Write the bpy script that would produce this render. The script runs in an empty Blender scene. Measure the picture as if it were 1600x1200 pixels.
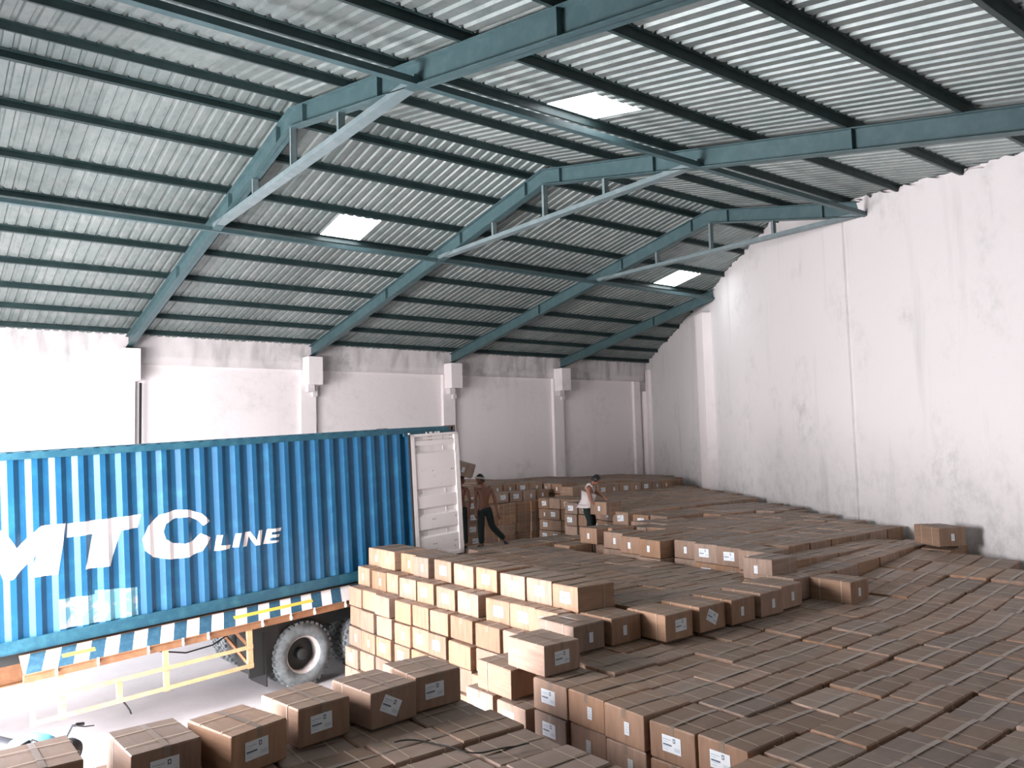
import bpy, bmesh, math, random
from math import sin, cos, pi, radians
from mathutils import Vector, Matrix
from mathutils.bvhtree import BVHTree
random.seed(7)
S = bpy.context.scene
COL = S.collection
H0 = 3.93                      # camera height above the warehouse floor

# ------------------------------------------------------------------ camera
FPX, PITCH, ROLL, YAW = 1240.2, 0.07066, -0.02643, 0.65903
fw = Vector((sin(YAW)*cos(PITCH), cos(YAW)*cos(PITCH), sin(PITCH)))
r0 = Vector((cos(YAW), -sin(YAW), 0)); u0 = r0.cross(fw)
rt = r0*cos(ROLL) + u0*sin(ROLL); up = -r0*sin(ROLL) + u0*cos(ROLL)
cd = bpy.data.cameras.new('camera'); cam = bpy.data.objects.new('camera', cd); COL.objects.link(cam)
cd.sensor_width = 36; cd.lens = FPX/1600*36; cd.clip_end = 400; cd.clip_start = 0.05
cam.matrix_world = Matrix(((rt.x, up.x, -fw.x, 0), (rt.y, up.y, -fw.y, 0), (rt.z, up.z, -fw.z, H0), (0, 0, 0, 1)))
S.camera = cam
# ------------------------------------------------------------------ world, light, exposure
S.view_settings.view_transform = 'Standard'; S.view_settings.look = 'None'
S.view_settings.gamma = 1; S.view_settings.use_curve_mapping = False
S.view_settings.exposure = 0.0
S.cycles.use_denoising = True
S.cycles.max_bounces = 8; S.cycles.diffuse_bounces = 5; S.cycles.glossy_bounces = 3
S.cycles.sample_clamp_indirect = 8
W = bpy.data.worlds.new('sky'); S.world = W; W.use_nodes = True
bg = W.node_tree.nodes['Background']; bg.inputs[0].default_value = (0.92, 0.97, 1.0, 1); bg.inputs[1].default_value = 1.0

def area(name, loc, target, sx, sy, power, color):
    l = bpy.data.lights.new(name, 'AREA'); l.shape = 'RECTANGLE'; l.size = sx; l.size_y = sy
    l.energy = power; l.color = color
    o = bpy.data.objects.new(name, l); COL.objects.link(o); o.location = loc
    o.rotation_euler = (Vector(target)-Vector(loc)).to_track_quat('-Z', 'Z').to_euler()
    return o
# daylight entering through the truck doorway (gable end, -X), plus an added fill lamp on the camera side
area('doorway_daylight', (-2.2, 10.5, 2.6), (5.8, 11.9, -.9), 5.4, 4.0, 3900, (1.0, 0.935, 0.95))
area('doorway_daylight_far', (-2.2, 16.9, 3.3), (10, 23.5, 1.2), 6.0, 5.0, 2150, (1.0, 0.935, 0.95))
sl = bpy.data.lights.new('sun', 'SUN'); sl.energy = 14; sl.angle = radians(5); sl.color = (1.0, 0.93, 0.92)
so = bpy.data.objects.new('sun', sl); COL.objects.link(so); so.rotation_euler = Vector((.50, .03, -.86)).to_track_quat('-Z', 'Z').to_euler()
area('camera_side_fill', (4.5, -3.3, 5.4), (10, 6, 5.0), 5.0, .8, 25, (0.88, 1.0, 1.0))  # weak added fill, shining in through an invented high opening

# ------------------------------------------------------------------ helpers
def tag(o, label=None, cat=None, group=None, kind=None):
    if label: o['label'] = label
    if cat: o['category'] = cat
    if group: o['group'] = group
    if kind: o['kind'] = kind
    return o
def empty(name, loc=(0, 0, 0), rz=0):
    o = bpy.data.objects.new(name, None); COL.objects.link(o); o.location = loc; o.rotation_euler = (0, 0, rz)
    o.empty_display_size = .1
    return o
class MB:
    """collects shapes into one mesh"""
    def __init__(s): s.v = []; s.f = []; s.m = []; s.sm = []
    def add(s, vs, fs, mi=0, smooth=False):
        n = len(s.v); s.v += [tuple(v) for v in vs]; s.f += [tuple(i+n for i in f) for f in fs]
        s.m += [mi]*len(fs); s.sm += [smooth]*len(fs)
    def box(s, lo, hi, mi=0, M=None):
        x0, y0, z0 = lo; x1, y1, z1 = hi
        vs = [(x0,y0,z0),(x1,y0,z0),(x1,y1,z0),(x0,y1,z0),(x0,y0,z1),(x1,y0,z1),(x1,y1,z1),(x0,y1,z1)]
        if M is not None: vs = [M@Vector(v) for v in vs]
        s.add(vs, [(0,3,2,1),(4,5,6,7),(0,1,5,4),(1,2,6,5),(2,3,7,6),(3,0,4,7)], mi)
    def beam(s, a, b, w, h, mi=0, upv=(0,0,1)):
        """bar from a to b, w across, h along upv"""
        a = Vector(a); b = Vector(b); d = (b-a).normalized(); U = Vector(upv)
        sd = d.cross(U).normalized(); U = sd.cross(d)
        vs = []
        for p in (a, b):
            for i, j in ((-1,-1),(1,-1),(1,1),(-1,1)): vs.append(p + sd*(i*w/2) + U*(j*h/2))
        s.add(vs, [(0,1,2,3),(7,6,5,4),(0,4,5,1),(1,5,6,2),(2,6,7,3),(3,7,4,0)], mi)
    def tube(s, pts, r, n=8, mi=0, caps=True):
        pts = [Vector(p) for p in pts]; rr = r if isinstance(r, (list, tuple)) else [r]*len(pts)
        base = len(s.v); t0 = (pts[1]-pts[0]).normalized()
        a = Vector((0,0,1)) if abs(t0.z) < .9 else Vector((1,0,0))
        for i, p in enumerate(pts):
            t = (pts[min(i+1, len(pts)-1)]-pts[max(i-1, 0)]).normalized()
            x = t.cross(a).normalized(); y = t.cross(x)
            for k in range(n):
                an = 2*pi*k/n; s.v.append(tuple(p + x*cos(an)*rr[i] + y*sin(an)*rr[i]))
        for i in range(len(pts)-1):
            for k in range(n):
                s.f.append((base+i*n+k, base+i*n+(k+1)%n, base+(i+1)*n+(k+1)%n, base+(i+1)*n+k)); s.m.append(mi); s.sm.append(True)
        if caps:
            s.f.append(tuple(base+k for k in range(n))); s.m.append(mi); s.sm.append(False)
            e = base+(len(pts)-1)*n; s.f.append(tuple(e+k for k in reversed(range(n)))); s.m.append(mi); s.sm.append(False)
    def lathe(s, prof, c, axis, n=32, mi=0, smooth=True, closed=False):
        """prof: (radius, offset along axis)"""
        c = Vector(c); ax = Vector(axis).normalized()
        a = Vector((0,0,1)) if abs(ax.z) < .9 else Vector((1,0,0))
        x = ax.cross(a).normalized(); y = ax.cross(x); base = len(s.v); m = len(prof)
        for k in range(n):
            an = 2*pi*k/n
            for (r, o) in prof: s.v.append(tuple(c + ax*o + x*cos(an)*r + y*sin(an)*r))
        for k in range(n):
            for i in range(m-1+(1 if closed else 0)):
                j = (i+1) % m
                s.f.append((base+k*m+i, base+k*m+j, base+((k+1)%n)*m+j, base+((k+1)%n)*m+i)); s.m.append(mi); s.sm.append(smooth)
    def build(s, name, mats, parent=None, fix=True):
        me = bpy.data.meshes.new(name); me.from_pydata(s.v, [], s.f)
        for m in (mats if isinstance(mats, (list, tuple)) else [mats]): me.materials.append(m)
        me.polygons.foreach_set('material_index', s.m); me.polygons.foreach_set('use_smooth', s.sm)
        if fix:
            bm = bmesh.new(); bm.from_mesh(me); bmesh.ops.recalc_face_normals(bm, faces=bm.faces); bm.to_mesh(me); bm.free()
        me.update()
        o = bpy.data.objects.new(name, me); COL.objects.link(o)
        if parent: o.parent = parent
        return o

# ------------------------------------------------------------------ materials
def newmat(name):
    m = bpy.data.materials.new(name); m.use_nodes = True; nt = m.node_tree
    return m, nt, nt.nodes['Principled BSDF']
def plain(name, col, rough=.6, metal=0, spec=.5, emis=None, es=0):
    m, nt, b = newmat(name); b.inputs['Base Color'].default_value = (*col, 1)
    b.inputs['Roughness'].default_value = rough; b.inputs['Metallic'].default_value = metal
    b.inputs['Specular IOR Level'].default_value = spec
    if emis: b.inputs['Emission Color'].default_value = (*emis, 1); b.inputs['Emission Strength'].default_value = es
    return m
def N(nt, typ, **kw):
    n = nt.nodes.new(typ)
    for k, v in kw.items():
        if k in n.inputs: n.inputs[k].default_value = v
        else: setattr(n, k, v)
    return n
def mix(nt, fac, a, b, blend='MIX'):
    n = nt.nodes.new('ShaderNodeMix'); n.data_type = 'RGBA'; n.blend_type = blend
    for sock, v in ((n.inputs[0], fac), (n.inputs[6], a), (n.inputs[7], b)):
        if hasattr(v, 'is_output') or isinstance(v, bpy.types.NodeSocket): nt.links.new(v, sock)
        elif isinstance(v, (int, float)): sock.default_value = v
        else: sock.default_value = (*v, 1)
    return n.outputs[2]
def ramp(nt, src, p0, p1, c0=(0,0,0), c1=(1,1,1)):
    n = nt.nodes.new('ShaderNodeValToRGB'); n.color_ramp.elements[0].position = p0; n.color_ramp.elements[1].position = p1
    n.color_ramp.elements[0].color = (*c0, 1); n.color_ramp.elements[1].color = (*c1, 1)
    nt.links.new(src, n.inputs[0]); return n.outputs[0]
def noisetex(nt, scale, detail=4, rough=.55, vec=None, stretch=None, coord='Object'):
    tc = nt.nodes.new('ShaderNodeTexCoord'); v = tc.outputs[coord] if vec is None else vec
    if stretch:
        mp = nt.nodes.new('ShaderNodeMapping'); mp.inputs['Scale'].default_value = stretch
        nt.links.new(v, mp.inputs[0]); v = mp.outputs[0]
    n = nt.nodes.new('ShaderNodeTexNoise'); n.inputs['Scale'].default_value = scale
    n.inputs['Detail'].default_value = detail; n.inputs['Roughness'].default_value = rough
    nt.links.new(v, n.inputs['Vector']); return n.outputs['Fac']
def bump(nt, b, src, strength, dist):
    n = nt.nodes.new('ShaderNodeBump'); n.inputs['Strength'].default_value = strength; n.inputs['Distance'].default_value = dist
    nt.links.new(src, n.inputs['Height']); nt.links.new(n.outputs[0], b.inputs['Normal'])

def mat_plaster(name, base, dirt, amount, streaks=True):
    m, nt, b = newmat(name)
    n1 = noisetex(nt, .55, 5, .65); n2 = noisetex(nt, 3.2, 6, .7); n3 = noisetex(nt, 1.3, 4, .6, stretch=(1.2, 1.2, .16))
    mul = N(nt, 'ShaderNodeMath', operation='MULTIPLY'); nt.links.new(ramp(nt, n1, .5, .72), mul.inputs[0]); nt.links.new(ramp(nt, n2, .42, .72), mul.inputs[1])
    c = mix(nt, mul.outputs[0], base, dirt)
    k = N(nt, 'ShaderNodeMath', operation='MULTIPLY'); nt.links.new(ramp(nt, n3, .56, .82), k.inputs[0]); k.inputs[1].default_value = amount
    c = mix(nt, k.outputs[0], c, dirt)
    n4 = noisetex(nt, 14, 3, .6)
    k2 = N(nt, 'ShaderNodeMath', operation='MULTIPLY'); nt.links.new(ramp(nt, n4, .66, .74), k2.inputs[0]); k2.inputs[1].default_value = .22*amount+.05
    c = mix(nt, k2.outputs[0], c, dirt)
    # mottled darker tone low on the wall, fading out upwards
    tc = nt.nodes.new('ShaderNodeTexCoord'); sx = nt.nodes.new('ShaderNodeSeparateXYZ'); nt.links.new(tc.outputs['Object'], sx.inputs[0])
    mr = N(nt, 'ShaderNodeMapRange'); nt.links.new(sx.outputs[2], mr.inputs[0]); mr.inputs[1].default_value = 2.2; mr.inputs[2].default_value = 4.0
    mr.inputs[3].default_value = 1; mr.inputs[4].default_value = 0
    k3 = N(nt, 'ShaderNodeMath', operation='MULTIPLY'); nt.links.new(mr.outputs[0], k3.inputs[0]); nt.links.new(ramp(nt, n2, .46, .66), k3.inputs[1])
    k4 = N(nt, 'ShaderNodeMath', operation='MULTIPLY'); nt.links.new(k3.outputs[0], k4.inputs[0]); k4.inputs[1].default_value = amount*.8
    c = mix(nt, k4.outputs[0], c, dirt)
    nt.links.new(c, b.inputs['Base Color']); b.inputs['Roughness'].default_value = .9; b.inputs['Specular IOR Level'].default_value = .2
    bump(nt, b, n2, .35, .03)
    return m
M_WALL = mat_plaster('whitewashed_plaster', (.82, .775, .775), (.56, .54, .54), .22)
M_DIMWALL = mat_plaster('dim_wall_plaster', (.30, .29, .28), (.18, .18, .17), .5)  # dark tone picked to cut light bounced off the unseen front wall
M_WALLR = mat_plaster('stained_plaster', (.69, .675, .675), (.44, .45, .44), .6)
M_BAND = mat_plaster('grimy_plaster', (.66, .63, .63), (.27, .28, .28), 1.0)

m, nt, b = newmat('concrete_floor'); M_FLOOR = m
n1 = noisetex(nt, .5, 6, .65); n2 = noisetex(nt, 9, 4, .7)
c = mix(nt, ramp(nt, n1, .35, .7), (.40, .40, .42), (.52, .51, .53)); c = mix(nt, ramp(nt, n2, .62, .75), c, (.30, .30, .31))
nt.links.new(c, b.inputs['Base Color']); b.inputs['Roughness'].default_value = .75; bump(nt, b, n2, .15, .01)

def mat_sheet():
    m, nt, b = newmat('galvanised_sheet')
    n1 = noisetex(nt, 1.1, 6, .7); n2 = noisetex(nt, 5, 5, .7, stretch=(1.5, .5, 1)); n3 = noisetex(nt, 26, 3, .6)
    oi = nt.nodes.new('ShaderNodeObjectInfo')
    c = mix(nt, ramp(nt, n1, .35, .7), (.185, .235, .228), (.300, .332, .320))
    c = mix(nt, ramp(nt, n2, .5, .78), c, (.13, .165, .16))
    k = N(nt, 'ShaderNodeMapRange'); nt.links.new(oi.outputs['Random'], k.inputs[0]); k.inputs[3].default_value = .82; k.inputs[4].default_value = 1.12
    hs = nt.nodes.new('ShaderNodeHueSaturation'); nt.links.new(c, hs.inputs['Color']); nt.links.new(k.outputs[0], hs.inputs['Value'])
    nt.links.new(hs.outputs[0], b.inputs['Base Color'])
    b.inputs['Metallic'].default_value = .5; b.inputs['Roughness'].default_value = .5
    bump(nt, b, n3, .12, .004)
    return m
M_SHEET = mat_sheet()
def mat_paint(name, a, bcol, rough=.45, scale=4, metal=.0, lo=.45, hi=.75):
    m, nt, b = newmat(name)
    n1 = noisetex(nt, scale, 5, .7); c = mix(nt, ramp(nt, n1, lo, hi), a, bcol)
    nt.links.new(c, b.inputs['Base Color']); b.inputs['Roughness'].default_value = rough; b.inputs['Metallic'].default_value = metal
    return m
M_TEAL = mat_paint('teal_steel_paint', (.043, .088, .096), (.070, .122, .130), .5)
M_TEAL_L = mat_paint('pale_teal_steel_paint', (.13, .18, .19), (.19, .24, .25), .42)
M_PURLIN = mat_paint('dark_purlin_paint', (.012, .030, .031), (.028, .055, .056), .5)
M_SKYL = plain('translucent_skylight', (.9, .95, 1), .4, emis=(.93, .97, 1.0), es=9.0)
M_BLUE = mat_paint('container_blue_paint', (.008, .085, .185), (.020, .145, .255), .40, 3, lo=.5, hi=.8)
M_BLUE_D = mat_paint('container_rail_paint', (.012, .075, .12), (.035, .14, .18), .5, 5)
M_PATCH = mat_paint('faded_repair_paint', (.16, .42, .55), (.72, .74, .74), .5, 3.5, lo=.5, hi=.62)
M_LET = mat_paint('white_lettering_paint', (.80, .78, .79), (.62, .66, .70), .5, 5, lo=.6, hi=.85)
M_DOORW = mat_paint('white_door_paint', (.74, .70, .69), (.60, .57, .56), .5, 4, lo=.55, hi=.8)
M_RUST = mat_paint('rusty_steel', (.27, .13, .065), (.36, .20, .10), .75, 8)
M_BROWNC = mat_paint('corner_rust', (.16, .11, .085), (.25, .18, .14), .7, 9)
M_DARK = plain('dark_underbody', (.018, .022, .022), .7)
M_BLACK = plain('black_rubber_trim', (.012, .012, .014), .5)
M_YEL = mat_paint('yellow_steel_paint', (.58, .42, .23), (.50, .28, .13), .55, 9)
M_YTAPE = plain('yellow_marking_paint', (.72, .46, .07), .5)
M_NAVY = mat_paint('navy_marking_paint', (.022, .075, .125), (.05, .13, .19), .5, 12)
M_WMARK = mat_paint('white_marking_paint', (.70, .66, .65), (.50, .44, .41), .6, 12, lo=.6, hi=.8)
M_RIM = mat_paint('dusty_rim_paint', (.50, .46, .45), (.34, .30, .29), .5, 9)
m, nt, b = newmat('dusty_tyre_rubber'); M_TYRE = m
n1 = noisetex(nt, 7, 5, .7); c = mix(nt, ramp(nt, n1, .3, .7), (.065, .08, .085), (.20, .225, .235))
nt.links.new(c, b.inputs['Base Color']); b.inputs['Roughness'].default_value = .85
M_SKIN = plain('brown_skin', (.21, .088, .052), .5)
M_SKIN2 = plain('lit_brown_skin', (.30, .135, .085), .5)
M_HAIR = plain('black_hair', (.008, .008, .009), .6)
M_TROU = plain('dark_trouser_cloth', (.012, .022, .022), .9)
M_VEST = plain('white_vest_cloth', (.74, .68, .68), .9)
M_BANDW = plain('pale_headband_cloth', (.50, .44, .41), .9)
M_EYE = plain('dark_eye', (.01, .01, .01), .3)
M_CHROME = plain('chrome_metal', (.7, .7, .72), .2, 1)
M_MOTO = plain('motorcycle_teal_paint', (.10, .36, .46), .3)
M_MOTOW = plain('motorcycle_silver_paint', (.62, .66, .72), .3)

def mat_carton():
    m, nt, b = newmat('kraft_cardboard')
    oi = nt.nodes.new('ShaderNodeObjectInfo'); at = nt.nodes.new('ShaderNodeAttribute'); at.attribute_name = 'rnd'
    ad = N(nt, 'ShaderNodeMath', operation='ADD'); nt.links.new(oi.outputs['Random'], ad.inputs[0]); nt.links.new(at.outputs['Fac'], ad.inputs[1])
    fr = N(nt, 'ShaderNodeMath', operation='FRACT'); nt.links.new(ad.outputs[0], fr.inputs[0])
    uv = nt.nodes.new('ShaderNodeUVMap')
    of = N(nt, 'ShaderNodeVectorMath', operation='ADD'); nt.links.new(uv.outputs[0], of.inputs[0])
    cb = nt.nodes.new('ShaderNodeCombineXYZ'); sc = N(nt, 'ShaderNodeMath', operation='MULTIPLY'); nt.links.new(ad.outputs[0], sc.inputs[0]); sc.inputs[1].default_value = 37
    nt.links.new(sc.outputs[0], cb.inputs[2]); nt.links.new(cb.outputs[0], of.inputs[1])
    n1 = noisetex(nt, 3.0, 5, .65, vec=of.outputs[0], stretch=(.7, 4.5, 1)); n2 = noisetex(nt, 7, 4, .6, vec=of.outputs[0])
    c = mix(nt, ramp(nt, n1, .3, .72), (.36, .222, .142), (.235, .140, .088))
    # dust settled on upward faces
    ge = nt.nodes.new('ShaderNodeNewGeometry'); sz = nt.nodes.new('ShaderNodeSeparateXYZ'); nt.links.new(ge.outputs['Normal'], sz.inputs[0])
    du = N(nt, 'ShaderNodeMapRange'); nt.links.new(sz.outputs[2], du.inputs[0]); du.inputs[1].default_value = .6; du.inputs[2].default_value = .95; du.inputs[4].default_value = .55
    c = mix(nt, du.outputs[0], c, (.205, .165, .135))
    k9 = N(nt, 'ShaderNodeMath', operation='MULTIPLY'); nt.links.new(ramp(nt, n2, .58, .8), k9.inputs[0]); nt.links.new(du.outputs[0], k9.inputs[1])
    c = mix(nt, k9.outputs[0], c, (.34, .29, .25))
    k = N(nt, 'ShaderNodeMapRange'); nt.links.new(fr.outputs[0], k.inputs[0]); k.inputs[3].default_value = .80; k.inputs[4].default_value = 1.18
    k2 = N(nt, 'ShaderNodeMath', operation='MULTIPLY'); nt.links.new(fr.outputs[0], k2.inputs[0]); k2.inputs[1].default_value = 7.3
    f2 = N(nt, 'ShaderNodeMath', operation='FRACT'); nt.links.new(k2.outputs[0], f2.inputs[0])
    k3 = N(nt, 'ShaderNodeMapRange'); nt.links.new(f2.outputs[0], k3.inputs[0]); k3.inputs[3].default_value = .72; k3.inputs[4].default_value = 1.1
    hs = nt.nodes.new('ShaderNodeHueSaturation'); nt.links.new(c, hs.inputs['Color']); nt.links.new(k.outputs[0], hs.inputs['Value']); nt.links.new(k3.outputs[0], hs.inputs['Saturation'])
    nt.links.new(hs.outputs[0], b.inputs['Base Color']); b.inputs['Roughness'].default_value = .62; b.inputs['Specular IOR Level'].default_value = .45
    bump(nt, b, n1, .12, .006)
    return m
M_BOX = mat_carton()
M_SEAM = plain('box_seam_shadow_gap', (.075, .045, .028), .9)
M_STRAP = plain('cream_packing_strap', (.50, .40, .30), .45)
M_TAPE = plain('glossy_brown_tape', (.235, .180, .138), .32, spec=.55)
M_LAB = plain('white_shipping_label', (.72, .78, .82), .5)
M_PRINT = plain('label_print', (.10, .14, .20), .6)
M_PRINT2 = plain('label_print_grey', (.42, .52, .60), .6)

# ================================================================== THE SETTING
YR, ZR, SL = 12.11, 5.62+H0, .2035            # ridge line and roof slope (underside of the sheets)
YE = 24.0
def zroof(y): return ZR - SL*abs(y-YR)
XW0, YW0, WS = 26.1, 24.0, .665               # oblique gable wall: x = XW0 - (YW0-y)*WS
def xw(y): return XW0 - (YW0-y)*WS
FR = [-5.70, -.35, 5.00, 10.35, 15.67, 20.86]      # frame positions along the ridge
YN = -2.6                                      # wall beside the camera

mb = MB(); mb.box((-30, -14, -.3), (32, 40, 0))
tag(mb.build('floor', M_FLOOR), 'grey concrete floor slab running out under the truck', kind='structure')

# back (eave) wall with its lintel band, pilasters, corbels
mb = MB(); mb.box((-7, 24.0, 0), (27.5, 24.3, 7.30))
wb = tag(mb.build('wall_back', M_WALL), 'whitewashed long wall behind the container and stacks', kind='structure')
nx = 240; mb = MB(); vs = []; fs = []
for i in range(nx+1):
    x = -7+34.2*i/nx
    for j, z in enumerate((6.33, 6.34, 6.6, 6.85, 7.1, 7.26)):
        rough = .02 if j < 2 else .05
        d = (0 if j == 0 else .075 + random.uniform(-rough, rough)*(j > 1))
        vs.append((x, 24.0-d, z + (random.uniform(-.03, .05) if j == 5 else 0)))
for i in range(nx):
    for j in range(5): fs.append((i*6+j, (i+1)*6+j, (i+1)*6+j+1, i*6+j+1))
mb.add(vs, fs, 0, True); mb.build('lintel_band', M_BAND, wb)
for i, x in enumerate(FR[1:]):
    mb = MB(); mb.box((x-.30, 23.86, 0), (x+.20, 24.02, 6.33)); mb.build('pilaster', M_WALL, wb)
    mb = MB(); mb.box((x-.22, 23.42, 5.84), (x+.24, 24.0, 6.72)); mb.build('corbel', M_WALL, wb)
    if x > 8:
        mb = MB(); mb.box((x-.16, 23.62, 5.62), (x+.05, 24.0, 5.84)); mb.box((x+.05, 23.75, 5.48), (x+.2, 24.0, 5.84)); mb.build('corbel_bracket', M_BAND, wb)
mb = MB(); mb.box((25.15, 23.86, 0), (25.5, 24.02, 6.33)); mb.box((25.72, 23.7, 0), (26.0, 24.02, 5.9)); mb.build('pilaster', M_WALL, wb)
mb = MB(); mb.tube([(5.33, 23.82, 0), (5.33, 23.82, 5.8)], .035); tag(mb.build('drain_pipe', M_DARK), 'thin dark pipe running down the back wall beside the first pilaster', 'pipe')

# oblique right wall, rough top edge under the roof sheets
wr = empty('wall_right'); tag(wr, 'stained white oblique end wall rising to the roof', kind='structure')
wd = Vector((-WS, -1, 0)).normalized(); wn = Vector((-1, WS, 0)).normalized()   # along wall, and into the room
LW = (YW0-YN)/(-wd.y)
na, nb = 190, 40; vs = []; fs = []
for i in range(na+1):
    s = LW*i/na; p = Vector((XW0, YW0, 0)) + wd*s; zt = zroof(p.y)-.035
    for j in range(nb+1):
        z = zt*j/nb
        k = (j/nb)
        d = random.uniform(-.004, .004) + (random.uniform(0, .05) if k > .985 else 0) + (random.uniform(0, .03) if .95 < k <= .985 else 0)
        if j == nb: z += random.uniform(-.07, .05)
        q = p + wn*d
        vs.append((q.x, q.y, z))
for i in range(na):
    for j in range(nb): a = i*(nb+1)+j; fs.append((a, a+nb+1, a+nb+2, a+1))
mb = MB(); mb.add(vs, fs, 0, True); mb.build('plaster_face', M_WALLR, wr)
mb = MB(); vs = []
for i in range(41):
    s = LW*i/40; p = Vector((XW0, YW0, 0)) + wd*s - wn*.06; q = p - wn*.25; zt = zroof(p.y)+.25
    vs += [(p.x, p.y, 0), (p.x, p.y, zt), (q.x, q.y, zt), (q.x, q.y, 0)]
mb.add(vs, [(4*i+k, 4*i+(k+1)%4, 4*i+4+(k+1)%4, 4*i+4+k) for i in range(40) for k in range(4)], 0)
mb.build('masonry_core', M_WALL, wr)
def wpil(y, w, dep, zt):
    p = Vector((xw(y), y, 0)); a = p - wd*w/2 + wn*dep; b_ = p + wd*w/2 + wn*dep; c_ = p + wd*w/2 - wn*.02; d_ = p - wd*w/2 - wn*.02
    mb = MB(); mb.add([(*a.xy, 0), (*b_.xy, 0), (*c_.xy, 0), (*d_.xy, 0), (*a.xy, zt), (*b_.xy, zt), (*c_.xy, zt), (*d_.xy, zt)],
                      [(0,1,2,3), (4,5,6,7), (0,1,5,4), (1,2,6,5), (2,3,7,6), (3,0,4,7)]); mb.build('pilaster', M_WALLR if y < 15 else M_WALL, wr)
wpil(16.75, .75, .30, 7.95); wpil(9.25, .85, .05, 8.75); wpil(2.1, .8, .16, 7.0); wpil(23.55, .5, .12, 6.8)

# gable wall on the truck side with the tall doorway
mb = MB(); X = -1.5
def prism_x(mb, pts, x0, x1):
    n = len(pts); mb.add([(x0, y, z) for y, z in pts] + [(x1, y, z) for y, z in pts],
                         [tuple(range(n)), tuple(range(2*n-1, n-1, -1))] + [(i, (i+1) % n, n+(i+1) % n, n+i) for i in range(n)])
D0, D1, DH = 7.4, 20.0, 6.1
prism_x(mb, [(YN, 0), (D0, 0), (D0, zroof(D0)), (YN, zroof(YN))], X-.3, X)
prism_x(mb, [(D1, 0), (24.2, 0), (24.2, zroof(24.2)), (D1, zroof(D1))], X-.3, X)
prism_x(mb, [(D0, DH), (D1, DH), (D1, zroof(D1)), (YR, ZR), (D0, zroof(D0))], X-.3, X)
tag(mb.build('wall_left', M_WALL), 'whitewashed gable wall holding the truck doorway', kind='structure')
mb = MB()
for x0, x1 in ((-1.8, 1.5), (7.5, 9.5)): mb.box((x0, YN-.3, 0), (x1, YN, zroof(YN)+.1))
mb.box((1.5, YN-.3, 0), (7.5, YN, 5.3)); mb.box((1.5, YN-.3, 6.0), (7.5, YN, zroof(YN)+.1))  # strip left open to let the added fill in
tag(mb.build('wall_front', M_DIMWALL), 'unseen wall beside the camera, toned dark to cut bounce, with an added high opening', kind='structure')

# roof: every sheet, skylight, purlin its own object
ceil = empty('ceiling'); tag(ceil, 'gabled roof of corrugated metal sheets', kind='structure')
RP = .2
def sheet_mesh(w, ln):
    """one corrugated sheet, w along X, running ln down the slope (local y), rib up"""
    prof = []; n = int(round(w/RP))
    for i in range(n):
        x = i*RP; prof += [(x, 0), (x+.115, 0), (x+.135, .032), (x+.18, .032)]
    prof.append((n*RP, 0)); prof.append((n*RP+.02, .002))
    me = bpy.data.meshes.new('roof_sheet'); vs = []; k = len(prof)
    for y in (0, ln): vs += [(x, y, z) for x, z in prof]
    me.from_pydata(vs, [], [(i, i+1, k+i+1, k+i) for i in range(k-1)]); me.materials.append(M_SHEET); return me
ang = math.atan(SL)
def place_sheet(me, x, y_up, y_dn, name='roof_sheet'):
    """upper edge at y_up, lower edge at y_dn"""
    o = bpy.data.objects.new(name, me); COL.objects.link(o); o.parent = ceil
    sgn = 1 if y_dn > y_up else -1
    if sgn > 0: o.matrix_world = Matrix.Translation((x, y_up, zroof(y_up))) @ Matrix.Rotation(-ang, 4, 'X')
    else: o.matrix_world = Matrix.Translation((x+1.0, y_up, zroof(y_up))) @ Matrix.Rotation(pi, 4, 'Z') @ Matrix.Rotation(-ang, 4, 'X')
    return o
def run(y0, y1): return abs(y1-y0)/cos(ang)
me_L = sheet_mesh(1.0, run(YR, 24.35)); me_R = sheet_mesh(1.0, run(YR, YN-.4))
SKL = {(1, 7.4), (1, 18.4), (-1, 7.4)}
ml1 = sheet_mesh(1.0, run(YR, 15.45)); ml2 = sheet_mesh(1.0, run(16.75, 24.35)); mr1 = sheet_mesh(1.0, run(YR, 8.88)); mr2 = sheet_mesh(1.0, run(7.6, YN-.4))
x = -1.6
while x < 27.5:
    for sd in (1, -1):
        if (sd, round(x, 1)) in SKL:
            if sd > 0: place_sheet(ml1, x, YR, 15.45); place_sheet(ml2, x, 16.75, 24.35); ya, yb = 15.4, 16.8
            else: place_sheet(mr1, x, YR, 8.88); place_sheet(mr2, x, 7.6, YN-.4); ya, yb = 8.93, 7.55
            mk = sheet_mesh(1.0, run(ya, yb)); mk.materials.clear(); mk.materials.append(M_SKYL); mk.name = 'skylight_panel'
            o = place_sheet(mk, x, ya, yb, 'skylight_panel'); o.location.z += .004
            o['label'] = 'glowing white translucent skylight panel'
        elif sd > 0 or x < xw(YR)+.5:
            place_sheet(me_L if sd > 0 else me_R, x, YR, 24.35 if sd > 0 else YN-.4)
    x += 1.0
mb = MB(); prism_x(mb, [(YR-.3, zroof(YR-.3)+.035), (YR, ZR+.04), (YR+.3, zroof(YR+.3)+.035), (YR+.3, zroof(YR+.3)+.045), (YR, ZR+.055), (YR-.3, zroof(YR-.3)+.045)], -1.6, 27)
mb.build('ridge_cap', M_SHEET, ceil)

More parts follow.
